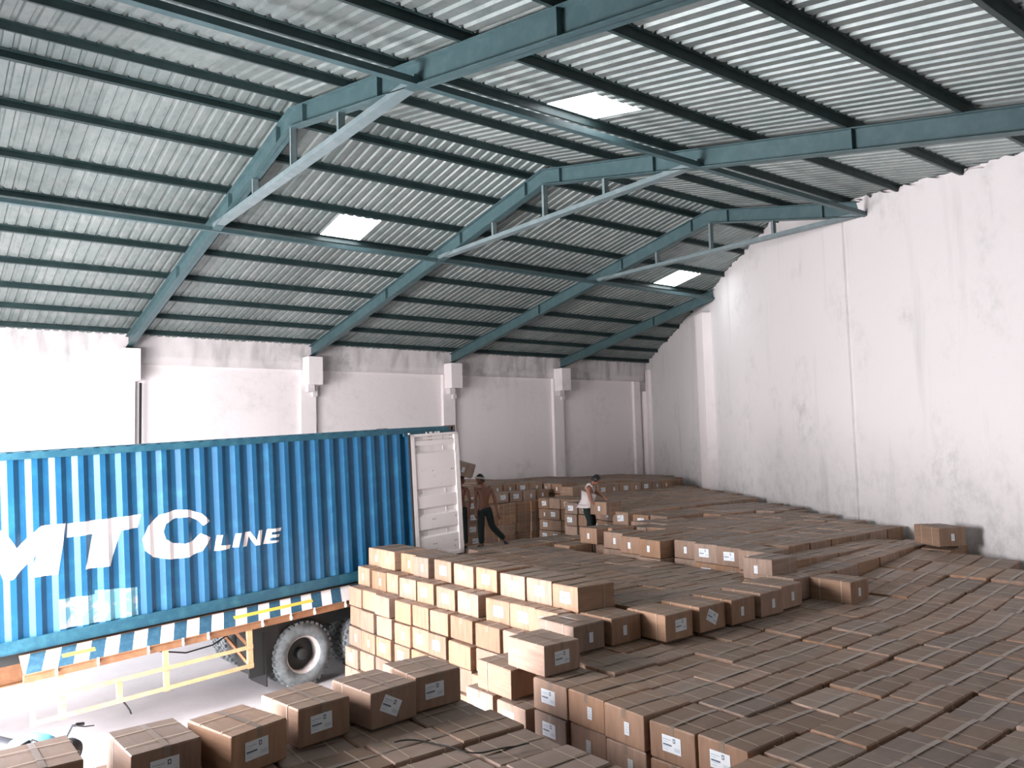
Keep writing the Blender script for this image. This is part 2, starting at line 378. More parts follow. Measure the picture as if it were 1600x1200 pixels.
PY = [1.15, 2.6, 4.05, 5.52, 7.08, 8.62, 10.08, 11.62, 12.52, 13.7, 15.14, 16.52, 17.96, 19.46, 20.83, 22.12, 23.44, -.35, -1.8]
for py in PY:
    x1 = min(xw(py)-.0, 27); s = 1 if py > YR else -1
    zc = zroof(py)-.060
    Mx = Matrix.Translation((0, py, zc)) @ Matrix.Rotation(-s*ang, 4, 'X')
    mb = MB(); dp = .112
    mb.box((-1.6, -.004, -dp/2), (x1, .004, dp/2), 0, Mx)
    mb.box((-1.6, -.004, -dp/2), (x1, .062, -dp/2+.006), 0, Mx); mb.box((-1.6, -.062, dp/2-.006), (x1, .004, dp/2), 0, Mx)
    mb.box((-1.6, .056, -dp/2), (x1, .062, -dp/2+.022), 0, Mx)
    o = mb.build('purlin', M_PURLIN, ceil)
    hb = MB(); xx = -1.3
    while xx < x1-.2:
        for zz in (dp/2+.004,): hb.box((xx-.011, -.075, zz-.022), (xx+.011, -.058, zz+.012), 0, Mx); hb.box((xx-.009, .064, zz-.02), (xx+.009, .078, zz+.010), 0, Mx)
        xx += RP*1.5
    h = hb.build('hook_bolt', M_PURLIN, o, fix=False); h['kind'] = 'stuff'

# steel frames
def ibeam(mb, x, y0, y1, zb0, zb1, d0, d1, fwid=.17):
    """tapered I section in the plane x, underside zb, depth d"""
    tw, tf = .012, .014
    a0, a1 = (y0, zb0), (y1, zb1)
    mb.add([(x-tw/2, y0, zb0), (x+tw/2, y0, zb0), (x+tw/2, y0, zb0+d0), (x-tw/2, y0, zb0+d0), (x-tw/2, y1, zb1), (x+tw/2, y1, zb1), (x+tw/2, y1, zb1+d1), (x-tw/2, y1, zb1+d1)],
           [(0,1,2,3), (4,5,6,7), (0,1,5,4), (1,2,6,5), (2,3,7,6), (3,0,4,7)])
    for o0, o1 in ((0, 0), (d0-tf, d1-tf)):
        mb.add([(x-fwid/2, y0, zb0+o0), (x+fwid/2, y0, zb0+o0), (x+fwid/2, y0, zb0+o0+tf), (x-fwid/2, y0, zb0+o0+tf), (x-fwid/2, y1, zb1+o1), (x+fwid/2, y1, zb1+o1), (x+fwid/2, y1, zb1+o1+tf), (x-fwid/2, y1, zb1+o1+tf)],
               [(0,1,2,3), (4,5,6,7), (0,1,5,4), (1,2,6,5), (2,3,7,6), (3,0,4,7)])
ords = {-5.70: 'beyond the doorway end', -.35: 'above the camera', 5.00: 'nearest in view', 10.35: 'in the middle of the hall', 15.67: 'whose right end runs into the stained wall just past the ridge', 20.86: 'nearest the far corner, cut short by the stained wall'}
for x in FR[1:]:
    t = empty('roof_frame', (0, 0, 0)); tag(t, 'teal steel roof frame ' + ords[x], 'roof frame', kind='structure')
    zb_r = 5.177+H0; zb_e = 2.82+H0; dR = .30
    yl = 23.75; yend_l = yl
    for sd in (1, -1):
        if sd > 0:
            y1 = 23.75
            ya = YR
            if x > 20: ya = YW0-(XW0-x)/WS - .2           # short rafter ends in the wall
        else:
            if x > 20: continue
            ya = YR; y1 = max(YN, YW0-(XW0-x)/WS - .1) if x > 10 else YN
        zz = lambda y: zb_r - (zb_r-zb_e)*abs(y-YR)/(23.75-YR)
        mb = MB(); dd = lambda y: .30 + .09*min(1, abs(y-YR)/11.6)
        ibeam(mb, x, ya, y1, zz(ya), zz(y1), .325, .325)
        mb.build('rafter', M_TEAL, t)
        for ys in (YR+sd*.55, YR+sd*3.0, YR+sd*6.6):
            if (sd < 0 and ys < y1) or (x > 20 and ys < ya) : continue
            mb = MB(); mb.box((x-.08, ys-.006, zz(ys)), (x+.08, ys+.006, zz(ys)+.32)); mb.build('stiffener_plate', M_TEAL, t)
    if x < 20:
        zc = 4.43+H0; cy = 3.97
        yr_ = YR-cy if x < 15 else YW0-(XW0-x)/WS-.1
        mb = MB(); mb.box((x-.085, yr_, zc), (x+.085, YR+cy, zc+.085))
        mb.build('collar_beam', M_TEAL_L, t)
        for ys in (YR, YR+1.75, YR-1.75):
            if ys < yr_+.3: continue
            mb = MB(); zt = 5.177+H0-SL*abs(ys-YR); mb.box((x-.05, ys-.035, zc+.01), (x+.05, ys-.028, zt)); mb.box((x-.05, ys-.035, zc+.01), (x-.043, ys+.035, zt)); mb.box((x+.043, ys-.035, zc+.01), (x+.05, ys+.035, zt))
            mb.build('strut', M_TEAL_L, t)
    if x > 0:
        mb = MB(); mb.box((x-.12, 23.5, 6.72), (x+.12, 23.95, 6.745)); mb.build('bearing_plate', M_PURLIN, t)
for k, (yy, lab) in enumerate(((YR+4.0, 'on the back slope'), (YR-3.98, 'on the near slope, ending in the stained wall'))):
    mb = MB(); z = 4.40+H0; x1 = xw(yy)+(.05 if k == 0 else .25)
    mb.box((-1.5, yy-.05, z-.03), (x1, yy-.044, z+.05)); mb.box((-1.5, yy-.05, z-.036), (x1, yy+.05, z-.03)); mb.box((-1.5, yy+.044, z-.03), (x1, yy+.05, z+.05))
    tag(mb.build('tie_channel', M_TEAL), 'long steel tie under the roof frames ' + lab, 'steel tie', kind='structure')
# ================================================================== CONTAINER
CP = Vector((8.6826, 12.9287, H0-2.2614)); CY, CPT = .1016, .04097
dL = Vector((-cos(CPT)*cos(CY), -cos(CPT)*sin(CY), -sin(CPT)))       # towards the front of the container
nC = dL.cross(Vector((0, 0, 1))).normalized(); upC = nC.cross(dL)    # nC points to the far side or to the camera
if nC.y < 0: nC = -nC; 
MC = Matrix(((dL.x, nC.x, upC.x, CP.x), (dL.y, nC.y, upC.y, CP.y), (dL.z, nC.z, upC.z, CP.z), (0, 0, 0, 1)))
if upC.z < 0: raise SystemExit('up')
# local frame: x = s from the rear end forwards, y = depth away from the camera, z = up.  near side at y = 0
LC, WC, HC = 12.19, 2.44, 2.59
ct = empty('shipping_container'); ct.matrix_world = MC
tag(ct, 'long blue corrugated shipping container on a trailer, its white rear door swung open', 'shipping container')
def ch(mbx, name, mats, parent, **kw):
    o = mbx.build(name, mats, parent, **kw); return o
PIT, DEP = .2785, .040
def cor(s):
    """depth of the side sheet at s (0 = outermost)"""
    u = (s-.19) % PIT
    if u < .072: return 0
    if u < .140: return DEP*(u-.072)/.068
    if u < .2105: return DEP
    return DEP*(1-(u-.2105)/.068)
brk = [.19]
k = 0
while True:
    b0 = .19+k*PIT
    for o in (0, .072, .140, .2105):
        if b0+o < LC-.15: brk.append(b0+o)
    if b0 > LC-.3: break
    k += 1
brk = sorted(set(round(b, 5) for b in brk))
mb = MB(); vs = []; Y0 = .03
for s in brk: vs += [(s, Y0+cor(s+1e-6), .16), (s, Y0+cor(s+1e-6), HC-.10)]
mb.add(vs, [(2*i, 2*i+2, 2*i+3, 2*i+1) for i in range(len(brk)-1)])
ch(mb, 'side_panel', M_BLUE, ct)
mb = MB(); mb.add([(x, WC-y, z) for x, y, z in vs], [(2*i, 2*i+2, 2*i+3, 2*i+1) for i in range(len(brk)-1)]); ch(mb, 'side_panel', M_BLUE, ct)
for y in (.0, WC-.06):
    mb = MB(); mb.box((.1, y, HC-.11), (LC-.1, y+.06, HC-.02)); ch(mb, 'top_rail', M_BLUE_D, ct)
    mb = MB(); mb.box((.1, y, .01), (LC-.1, y+.05, .165)); mb.box((.1, y, .0), (LC-.1, y+.10 if y < 1 else y+.06, .02)); ch(mb, 'bottom_rail', M_BLUE_D, ct)
mb = MB(); vs = []; i = 0; s = .2          # corrugated roof
while s < LC-.2:
    for ds, dz in ((0, 0), (.10, 0), (.125, .02), (.185, .02)):
        vs += [(s+ds, .05, HC-.03+dz), (s+ds, WC-.05, HC-.03+dz)]
    s += .209
mb.add(vs, [(2*i, 2*i+2, 2*i+3, 2*i+1) for i in range(len(vs)//2-1)]); ch(mb, 'roof_panel', M_BLUE_D, ct)
mb = MB(); mb.box((.1, .05, .1), (LC-.1, WC-.05, .16)); ch(mb, 'floor_board', M_DARK, ct)
for s0 in (0, LC-.17):
    for y in (0, WC-.16):
        mb = MB(); mb.box((s0+.01, y+.01, .118), (s0+.15, y+.15, HC-.118)); ch(mb, 'corner_post', M_BLUE if s0 > 1 else M_BLUE_D, ct)
        for z in (0, HC-.118):
            mb = MB(); x0, x1 = s0, s0+.178
            # hollow casting with an oval hole in its outer side
            for lo, hi in (((x0, y, z), (x1, y+.02, z+.022)), ((x0, y, z+.096), (x1, y+.02, z+.118)), ((x0, y, z), (x0+.05, y+.02, z+.118)), ((x1-.05, y, z), (x1, y+.02, z+.118)),
                           ((x0, y+.02, z), (x1, y+.162, z+.02)), ((x0, y+.02, z+.098), (x1, y+.162, z+.118)), ((x0, y+.14, z), (x1, y+.162, z+.118)), ((x0, y+.02, z), (x0+.02, y+.14, z+.118)), ((x1-.02, y+.02, z), (x1, y+.14, z+.118))): mb.box(lo, hi)
            ch(mb, 'corner_casting', M_BROWNC, ct)
mb = MB(); mb.box((0, .15, HC-.118), (.1, WC-.15, HC-.01)); mb.box((0, .15, .0), (.1, WC-.15, .11)); ch(mb, 'rear_frame', M_BLUE_D, ct)
mb = MB(); mb.box((LC-.1, .1, .1), (LC-.07, WC-.1, HC-.1)); ch(mb, 'front_panel', M_BLUE, ct)
mb = MB(); mb.box((.05, -.035, HC-.16), (1.25, .0, HC-.105)); ch(mb, 'door_header_gasket', M_BLUE_D, ct)
mb = MB()
for s in (.42, .50, .60, .72, 1.12): mb.box((s, -.045, HC-.135), (s+random.uniform(.03, .07), -.034, HC-.10))
ch(mb, 'scuff_mark', M_LET, ct)
# doors: near leaf folded back flat against the side, far leaf against the far side
def door_leaf(yc, sgn, parent):
    d = empty('door'); d.parent = parent
    d['label'] = 'white door leaf folded back flat against the blue side'
    mb = MB(); x0, x1, z0, z1 = .005, 1.145, .14, 2.46; t = .05
    y0 = yc; y1 = yc+sgn*t
    lo = min(y0, y1); hi = max(y0, y1)
    out = lo if sgn < 0 else hi
    for a, c in (((x0, lo, z0), (x0+.10, hi, z1)), ((x1-.09, lo, z0), (x1, hi, z1)), ((x0, lo, z0), (x1, hi, z0+.07)), ((x0, lo, z1-.045), (x1, hi, z1))): mb.box(a, c)
    mb.build('door_frame', M_DOORW, d)
    # pressed panel with horizontal recesses
    prof = [(z0+.07, 0)]
    for zc in (.62, 1.02, 1.38, 2.18): prof += [(zc-.085, 0), (zc-.05, .032), (zc+.03, .032), (zc+.07, 0)]
    prof = sorted(prof+[(z1-.13, 0), (z1-.12, .03), (z1-.05, .03)])
    vs = []
    f = (lo+.012) if sgn < 0 else (hi-.012)
    for z, dd in prof: vs += [(x0+.10, f - sgn*dd, z), (x1-.09, f - sgn*dd, z)]
    mb = MB(); mb.add(vs, [(2*i, 2*i+1, 2*i+3, 2*i+2) for i in range(len(prof)-1)]); mb.build('pressed_panel', M_DOORW, d)
    mb = MB(); fy = f - .004 if sgn < 0 else f+.004
    for z in (2.40, 2.34, 1.76, .86, .40, .30):
        for s in (.16, .21, .66, .71, 1.06): 
            if random.random() < .8: mb.box((s-.009, min(fy, f), z-.009), (s+.009, max(fy, f), z+.009))
    g = mb.build('rivet', M_BROWNC, d); g['kind'] = 'stuff'
    mb = MB(); mb.box((x1, lo, z0), (x1+.022, hi, z1)); mb.build('door_gasket', M_BLACK, d)
    for z in (.3, .95, 1.65, 2.3): mb = MB(); mb.tube([(-.012, yc+sgn*.01, z-.06), (-.012, yc+sgn*.01, z+.06)], .016); mb.build('hinge', M_DOORW, d)
    # locking bars are on the face turned to the container side
    for s in (.36, .86): mb = MB(); ys = yc - sgn*.002; mb.tube([(s, ys, z0+.02), (s, ys, z1-.02)], .015); mb.build('locking_bar', M_DOORW, d)
door_leaf(-.035, -1, ct); door_leaf(WC+.035, 1, ct)
# lettering painted on the corrugations: each letter cut along the folds and laid on the sheet
LET = {'M': [[7.891, 1.577], [7.553, 1.586], [7.415, 1.336], [7.134, 1.587], [6.833, 1.583], [6.949, 0.915], [7.268, 0.93], [7.196, 1.215], [7.47, 0.938], [7.569, 0.947], [7.648, 1.202], [7.716, 0.931], [7.999, 0.942]],
'T': [[6.807, 1.573], [5.861, 1.583], [5.909, 1.398], [6.135, 1.391], [6.295, 0.917], [6.613, 0.928], [6.5, 1.392], [6.826, 1.385]],
'C': [[4.86, 1.357], [4.992, 1.485], [5.174, 1.567], [5.37, 1.587], [5.597, 1.543], [5.774, 1.405], [5.857, 1.225], [5.832, 1.062], [5.712, 0.947], [5.462, 0.874], [5.201, 0.865], [4.997, 0.932], [4.86, 1.107], [5.02, 1.193], [5.125, 1.102], [5.259, 1.072], [5.421, 1.106], [5.53, 1.177], [5.564, 1.296], [5.522, 1.404], [5.375, 1.466], [5.178, 1.458], [5.046, 1.391], [4.982, 1.299]],
'L': [[4.765, 1.127], [4.678, 1.121], [4.719, 0.964], [4.55, 0.949], [4.57, 0.893], [4.816, 0.894]], 'I': [[4.472, 1.109], [4.381, 1.11], [4.437, 0.9], [4.527, 0.904]],
'N': [[4.311, 1.111], [4.227, 1.11], [4.14, 0.957], [4.096, 1.109], [4.021, 1.106], [4.076, 0.877], [4.162, 0.88], [4.256, 1.04], [4.292, 0.889], [4.372, 0.891]],
'E': [[3.944, 1.106], [3.693, 1.097], [3.711, 1.045], [3.878, 1.051], [3.891, 1.01], [3.725, 1.001], [3.743, 0.956], [3.905, 0.965], [3.919, 0.918], [3.745, 0.906], [3.762, 0.877], [4.02, 0.879]]}
def painted(poly, name, mat, off):
    from mathutils.geometry import tessellate_polygon
    bm = bmesh.new(); pv = [bm.verts.new((x, 0, z)) for x, z in poly]
    for tri in tessellate_polygon([[Vector((x, z, 0)) for x, z in poly]]): bm.faces.new([pv[q] for q in tri])
    lo = min(p[0] for p in poly); hi = max(p[0] for p in poly)
    for s in brk:
        if lo < s < hi: bmesh.ops.bisect_plane(bm, geom=bm.verts[:]+bm.edges[:]+bm.faces[:], plane_co=(s, 0, 0), plane_no=(1, 0, 0))
    for v in bm.verts: v.co.y = Y0 + cor(v.co.x+1e-6) - off
    me = bpy.data.meshes.new(name); bm.to_mesh(me); bm.free(); me.materials.append(mat)
    o = bpy.data.objects.new(name, me); COL.objects.link(o); o.parent = ct; return o
for pl in ([[6.951, 0.584], [6.498, 0.565], [6.496, 0.62], [5.942, 0.561], [5.94, 0.17], [6.949, 0.19]],):
    painted(pl, 'repair_patch', M_PATCH, .0025)
for kx in 'MTCLINE'[:3]: painted(LET[kx], 'letter', M_LET, .004)
for kx in 'LINE': painted(LET[kx], 'letter', M_LET, .004)

# ================================================================== TRAILER
tr = empty('truck_trailer'); tr.matrix_world = MC
tag(tr, 'flatbed trailer with navy and white striped side rail and yellow side guard', 'trailer')
mb = MB(); mb.box((2.2, .12, -.16), (12.4, .24, -.02)); mb.box((2.2, WC-.24, -.16), (12.4, WC-.12, -.02))
for s in [2.3+.9*i for i in range(12)]: mb.box((s, .12, -.14), (s+.08, WC-.12, -.03))
mb.build('deck_frame', M_DARK, tr)
for y in (.62, WC-.78):
    mb = MB(); mb.box((-.1, y, -.55), (12.0, y+.16, -.53)); mb.box((-.1, y, -.17), (12.0, y+.16, -.15)); mb.box((-.1, y+.07, -.55), (12.0, y+.09, -.15)); mb.build('chassis_beam', M_RUST, tr)
# sloping striped rail: parallelogram panels, alternately navy and white
def railp(s, k): # k 0 top .. 1 bottom edge ; rail leans outwards
    return Vector((s, .07-.25*k, -.045-.21*k))
rl = empty('side_rail'); rl.parent = tr
mb = MB(); S0, S1 = 2.3, 7.42
a, b_, c_, d_ = railp(S0, 0), railp(S1, 0), railp(S1, 1), railp(S0, 1)
offv = Vector((0, .012, -.014))
mb.add([a, b_, c_, d_, a+offv, b_+offv, c_+offv, d_+offv], [(0,1,2,3), (4,5,6,7), (0,1,5,4), (2,3,7,6), (1,2,6,5), (3,0,4,7)]); mb.build('rail_plate', M_RUST, rl)
nrm = Vector((0, -.21, .25)).normalized()*.003
wst = .185; i = 0; s = S0
while s < S1-.02:
    e = min(s+wst, S1); sk = -.10
    q = [railp(s, .04)+nrm, railp(e, .04)+nrm, railp(min(S1, e+.11), .96)+nrm, railp(min(S1, s+.11), .96)+nrm]
    mb = MB(); mb.add(q+[p-nrm*.9 for p in q], [(0,1,2,3), (4,5,6,7), (0,1,5,4), (1,2,6,5), (2,3,7,6), (3,0,4,7)]); mb.build('rail_stripe', M_NAVY if i % 2 == 0 else M_WMARK, rl)
    s = e; i += 1
for s0, s1 in ((3.26, 4.60), (6.55, 6.95)):
    q = [railp(s0, .40)+nrm*2, railp(s1, .40)+nrm*2, railp(s1, .58)+nrm*2, railp(s0, .58)+nrm*2]
    mb = MB(); mb.add(q+[p-nrm*.9 for p in q], [(0,1,2,3), (4,5,6,7), (0,1,5,4), (1,2,6,5), (2,3,7,6), (3,0,4,7)]); mb.build('yellow_tape', M_YTAPE, rl)
mb = MB(); mb.box((2.3, -.16, -.36), (7.42, -.10, -.262)); mb.build('rust_rail', M_RUST, rl)
for s in (2.72, 3.3, 3.72, 4.2, 5.05, 5.42, 5.9, 6.55, 7.05):
    mb = MB(); mb.lathe([(.022, -.012), (.034, -.012), (.034, .012), (.022, .012)], (s, -.185, -.315), (1, 0, 0), 12, closed=True); mb.box((s-.012, -.19, -.30), (s+.012, -.15, -.24)); mb.build('lashing_hook', M_WMARK, rl)
# yellow side guard
g = empty('side_guard'); g.parent = tr
gz0, gz1 = -.92, -.64
for s, w in ((4.36, .085), (5.62, .07), (6.95, .08), (7.3, .05)):
    zt = -.34 if s < 7.2 else -.34
    mb = MB(); mb.box((s, -.15, gz0-.02), (s+w, -.10, zt)); mb.build('guard_post', M_YEL, g)
mb = MB(); mb.box((6.25, -.15, gz0), (6.32, -.10, gz1)); mb.build('guard_post', M_YEL, g)
for z in (gz0, gz1):
    mb = MB(); mb.box((4.36, -.165, z), (7.32, -.145, z+.055)); mb.build('guard_rail', M_YEL, g)
mb = MB(); mb.beam((4.42, -.10, gz0+.05), (4.70, .25, -.34), .04, .04); mb.build('guard_brace', M_RUST, g)
mb = MB(); mb.beam((4.42, -.12, -.60), (4.62, -.12, -.34), .035, .035); mb.build('guard_brace', M_RUST, g)
mb = MB(); mb.tube([(6.24, -.12, gz0), (6.16, -.12, gz0-.14), (6.14, -.12, gz0-.2)], .012); mb.build('release_lever', M_DARK, g)
mb = MB(); mb.box((3.85, .10, -1.12), (4.30, .55, -.30)); mb.box((3.80, .08, -1.16), (4.33, .12, -.28)); mb.build('tool_box', M_DARK, tr)
mb = MB(); mb.tube([(4.5, .05, -.34), (4.9, .05, -.50), (5.3, .05, -.52), (5.7, .05, -.40)], .012); mb.build('air_hose', M_BLACK, tr)
# wheels: dual tyres, deep dished rims
def wheel(sx, y_out, sgn, zc=None):
    w = empty('wheel'); w.parent = tr; R = .52
    prof = [(.30, .0), (.31, -.02), (.40, -.035), (.455, -.02), (.495, .01), (.512, .03), (R, .06), (R, .20), (.512, .235), (.495, .255), (.455, .28), (.40, .29), (.31, .275), (.30, .26)]
    for off in (0, .33):
        mb = MB(); ax = Vector((0, 1, 0))
        pr = [(r, (o+off)*sgn) for r, o in prof]
        mb.lathe(pr, (sx, y_out, zc), (0, 1, 0), 48, closed=True); mb.build('tyre', M_TYRE, w)
        mb = MB()
        for k in range(34):
            an = 2*pi*k/34
            for o0, o1, da in ((.012, .085, 0), (.10, .17, .09), (.18, .255, 0)):
                M_ = Matrix.Translation((sx, y_out+sgn*off, zc)) @ Matrix.Rotation(an+da, 4, 'Y')
                lo, hi = sorted((sgn*o0, sgn*o1)); mb.box((-.027, lo, R-.025), (.027, hi, R+.014), 0, M_)
        t_ = mb.build('tread_block', M_TYRE, w, fix=False); t_['kind'] = 'stuff'
    mb = MB(); mb.lathe([(.31, -.012), (.32, .0), (.285, .02), (.265, .05), (.26, .19), (.30, .20), (.30, .0)], (sx, y_out, zc), (0, sgn, 0), 40, closed=True); mb.build('rim', M_RIM, w)
    mb = MB(); mb.lathe([(.0, .17), (.12, .17), (.20, .19), (.262, .19)], (sx, y_out, zc), (0, sgn, 0), 32)
    mb.lathe([(.0, .03), (.075, .03), (.09, .05), (.09, .18)], (sx, y_out, zc), (0, sgn, 0), 24); mb.build('hub', M_DARK, w)
zw = -1.63+.0
gz = lambda s: (-(CP.z + dL.z*s))      # floor height in the local frame, nearly
for sx in (3.42, 2.12, .95):
    zc = (0.53 - (CP.z + dL.z*sx))
    wheel(sx, .02, 1, zc); wheel(sx, WC-.02, -1, zc)
    mb = MB(); mb.tube([(sx, .3, zc), (sx, WC-.3, zc)], .06, 12); mb.build('axle', M_DARK, tr)
mb = MB(); mb.box((.3, .12, -.62), (4.1, .14, -.16)); mb.build('side_skirt', M_DARK, tr)
for s in (4.05, .3): mb = MB(); mb.box((s, .05, -1.35), (s+.02, .62, -.5)); mb.build('mud_flap', M_BLACK, tr)
for s in (9.6,):
    for y in (.35, WC-.45): mb = MB(); mb.box((s, y, -2.0), (s+.12, y+.1, -.5)); mb.box((s-.08, y-.08, -2.02), (s+.2, y+.18, -2.0)); mb.build('landing_leg', M_DARK, tr)

# ================================================================== CARTONS
BL, BW, BH = .60, .475, .30
def carton_mesh(seed, detail=True):
    """one carton with softened, slightly bulged faces; flap seam across the top"""
    rnd = random.Random(seed); bm = bmesh.new()
    xs = [-BL/2, -BL/2+.012, -.14, .14, BL/2-.012, BL/2]; ys = [-BW/2, -BW/2+.012, -.0035, .0035, BW/2-.012, BW/2]
    mb = MB(); e = .008
    tw = rnd.uniform(-.004, .004)
    def pt(i, j, k):
        x, y, z = xs[i], ys[j], (0, .012, BH-.012, BH)[k]
        if k in (0, 3):
            if i == 0: x += e
            if i == 5: x -= e
            if j == 0: y += e
            if j == 5: y -= e
        if k == 3: z += .007*(1-(2*x/BL)**2)*(1-abs(2*y/BW)**2)*rnd0[(i*7+j) % 5] + tw*(x/BL)*(y/BW)*4
        if i in (0, 5) and j in (0, 5): x *= .992; y *= .992
        return (x, y, z)
    rnd0 = [rnd.uniform(-.6, 1.3) for _ in range(5)]
    idx = {}; vs = []
    def vid(i, j, k):
        if (i, j, k) not in idx: idx[(i, j, k)] = len(vs); vs.append(pt(i, j, k))
        return idx[(i, j, k)]
    fs = []; mi = []
    for i in range(5):
        for j in range(5):
            if j != 2: fs.append((vid(i, j, 3), vid(i+1, j, 3), vid(i+1, j+1, 3), vid(i, j+1, 3))); mi.append(0)
            else: fs.append((vid(i, j, 3), vid(i+1, j, 3), vid(i+1, j+1, 3), vid(i, j+1, 3))); mi.append(1)
    fs.append(tuple(vid(i, 0, 0) for i in range(6)) + tuple(vid(5, j, 0) for j in range(1, 6)) + tuple(vid(i, 5, 0) for i in range(4, -1, -1)) + tuple(vid(0, j, 0) for j in range(4, 0, -1))); mi.append(0)
    fs[-1] = tuple(reversed(fs[-1]))
    for k in range(3):
        for i in range(5):
            fs.append((vid(i, 0, k), vid(i+1, 0, k), vid(i+1, 0, k+1), vid(i, 0, k+1))); mi.append(0)
            fs.append((vid(i+1, 5, k), vid(i, 5, k), vid(i, 5, k+1), vid(i+1, 5, k+1))); mi.append(0)
        for j in range(5):
            fs.append((vid(0, j+1, k), vid(0, j, k), vid(0, j, k+1), vid(0, j+1, k+1))); mi.append(0)
            fs.append((vid(5, j, k), vid(5, j+1, k), vid(5, j+1, k+1), vid(5, j, k+1))); mi.append(0)
    return vs, fs, mi
def uv_of(p, n):
    ax, ay, az = abs(n[0]), abs(n[1]), abs(n[2])
    if az >= ax and az >= ay: return (p[0], p[1])
    if ay >= ax: return (p[0], p[2]+1)
    return (p[2]+2, p[1])
def to_mesh(name, vs, fs, mi, mats):
    me = bpy.data.meshes.new(name); me.from_pydata(vs, [], fs)
    for m_ in mats: me.materials.append(m_)
    me.polygons.foreach_set('material_index', mi); me.update()
    uvl = me.uv_layers.new(name='UVMap'); buf = [0.0]*(2*len(me.loops))
    for p in me.polygons:
        n = p.normal
        for li in p.loop_indices:
            v = me.vertices[me.loops[li].vertex_index].co; u = uv_of(v, n); buf[2*li] = u[0]; buf[2*li+1] = u[1]
    uvl.data.foreach_set('uv', buf); return me
CART = [carton_mesh(s) for s in range(6)]
CART_ME = [to_mesh('cardboard_box', *c, [M_BOX, M_SEAM]) for c in CART]
def strap_geo(x, w=.010, t=.003):
    y, z = BW/2-.001, BH+.004; q = []
    loop_o = [(-y-t, -.001), (-y-t, z-.004), (-y+.006, z+t), (0, z+t+.004), (y-.006, z+t), (y+t, z-.004), (y+t, -.001)]
    vs = []
    for yy, zz in loop_o: vs += [(x-w/2, yy, zz), (x+w/2, yy, zz)]
    fs = [(2*i, 2*i+2, 2*i+3, 2*i+1) for i in range(len(loop_o)-1)]
    return vs, fs
STR = [strap_geo(-.15), strap_geo(.13)]
def sm(name, vs, fs, mat, mi=None):
    me = bpy.data.meshes.new(name); me.from_pydata(vs, [], fs)
    for m_ in (mat if isinstance(mat, list) else [mat]): me.materials.append(m_)
    if mi: me.polygons.foreach_set('material_index', mi)
    return me
STR_ME = [sm('strap', v, f, M_STRAP) for v, f in STR]
TAPE_V = [(-BL/2-.0015, -.022, BH-.075), (-BL/2-.0015, .022, BH-.075), (-BL/2-.001, -.022, BH-.006), (-BL/2-.001, .022, BH-.006), (-BL/2+.012, -.022, BH+.003), (-BL/2+.012, .022, BH+.003),
          (-.14, -.022, BH+.009), (-.14, .022, BH+.009), (.14, -.022, BH+.009), (.14, .022, BH+.009), (BL/2-.012, -.022, BH+.003), (BL/2-.012, .022, BH+.003), (BL/2+.0015, -.022, BH-.006), (BL/2+.0015, .022, BH-.006), (BL/2+.0015, -.022, BH-.075), (BL/2+.0015, .022, BH-.075)]
TAPE_F = [(2*i, 2*i+1, 2*i+3, 2*i+2) for i in range(7)]
TAPE_ME = sm('packing_tape', TAPE_V, TAPE_F, M_TAPE)
def label_geo(kind):
    """label on the -x end: quads at x slightly outside"""
    ox = -BL/2-.003; vs = []; fs = []; mi = []
    def quad(y0, y1, z0, z1, m_, d=0, rot=0, c=(0, .15)):
        p = [(y0, z0), (y1, z0), (y1, z1), (y0, z1)]
        if rot: p = [(c[0]+(a-c[0])*cos(rot)-(b_-c[1])*sin(rot), c[1]+(a-c[0])*sin(rot)+(b_-c[1])*cos(rot)) for a, b_ in p]
        n = len(vs); vs.extend([(ox-d, a, b_) for a, b_ in p]); fs.append((n+3, n+2, n+1, n)); mi.append(m_)
    if kind in ('big', 'tilt', 'slant'):
        rot = {'big': random.uniform(-.03, .03), 'tilt': .50, 'slant': -.12}[kind]; c = (-.01, .155)
        y0, y1, z0, z1 = -.10, .095, .09, .225
        quad(y0, y1, z0, z1, 0, 0, rot, c)
        # printed lines: text block on the left half (seen from outside +y is the left), symbol top right
        for i, (a, b_, h) in enumerate(((.085, .0, .008), (.085, .03, .005), (.085, -.005, .013), (.085, .02, .005), (.085, .03, .005))):
            zz = z1-.03-i*.02; quad(b_, a, zz-h, zz, 1 if i == 2 else 2, .0008, rot, c)
        quad(-.045, -.02, z1-.05, z1-.015, 1, .0008, rot, c); quad(-.038, -.027, z1-.042, z1-.023, 0, .0016, rot, c)
        for i in range(5): quad(-.088+.012*i, -.082+.012*i, z0+.02, z0+.05, 2, .0008, rot, c)
    else:
        c = (-.02, .15); quad(-.055, .005, .09, .20, 0, 0, 0, c)
        for i in range(4): quad(-.045, -.008, .18-i*.022, .186-i*.022, 2, .0008, 0, c)
    return vs, fs, mi
LABG = {k: label_geo(k) for k in ('big', 'tilt', 'slant', 'small')}
LAB_ME = {k: sm('shipping_label', v, f, [M_LAB, M_PRINT, M_PRINT2], mi) for k, (v, f, mi) in LABG.items()}

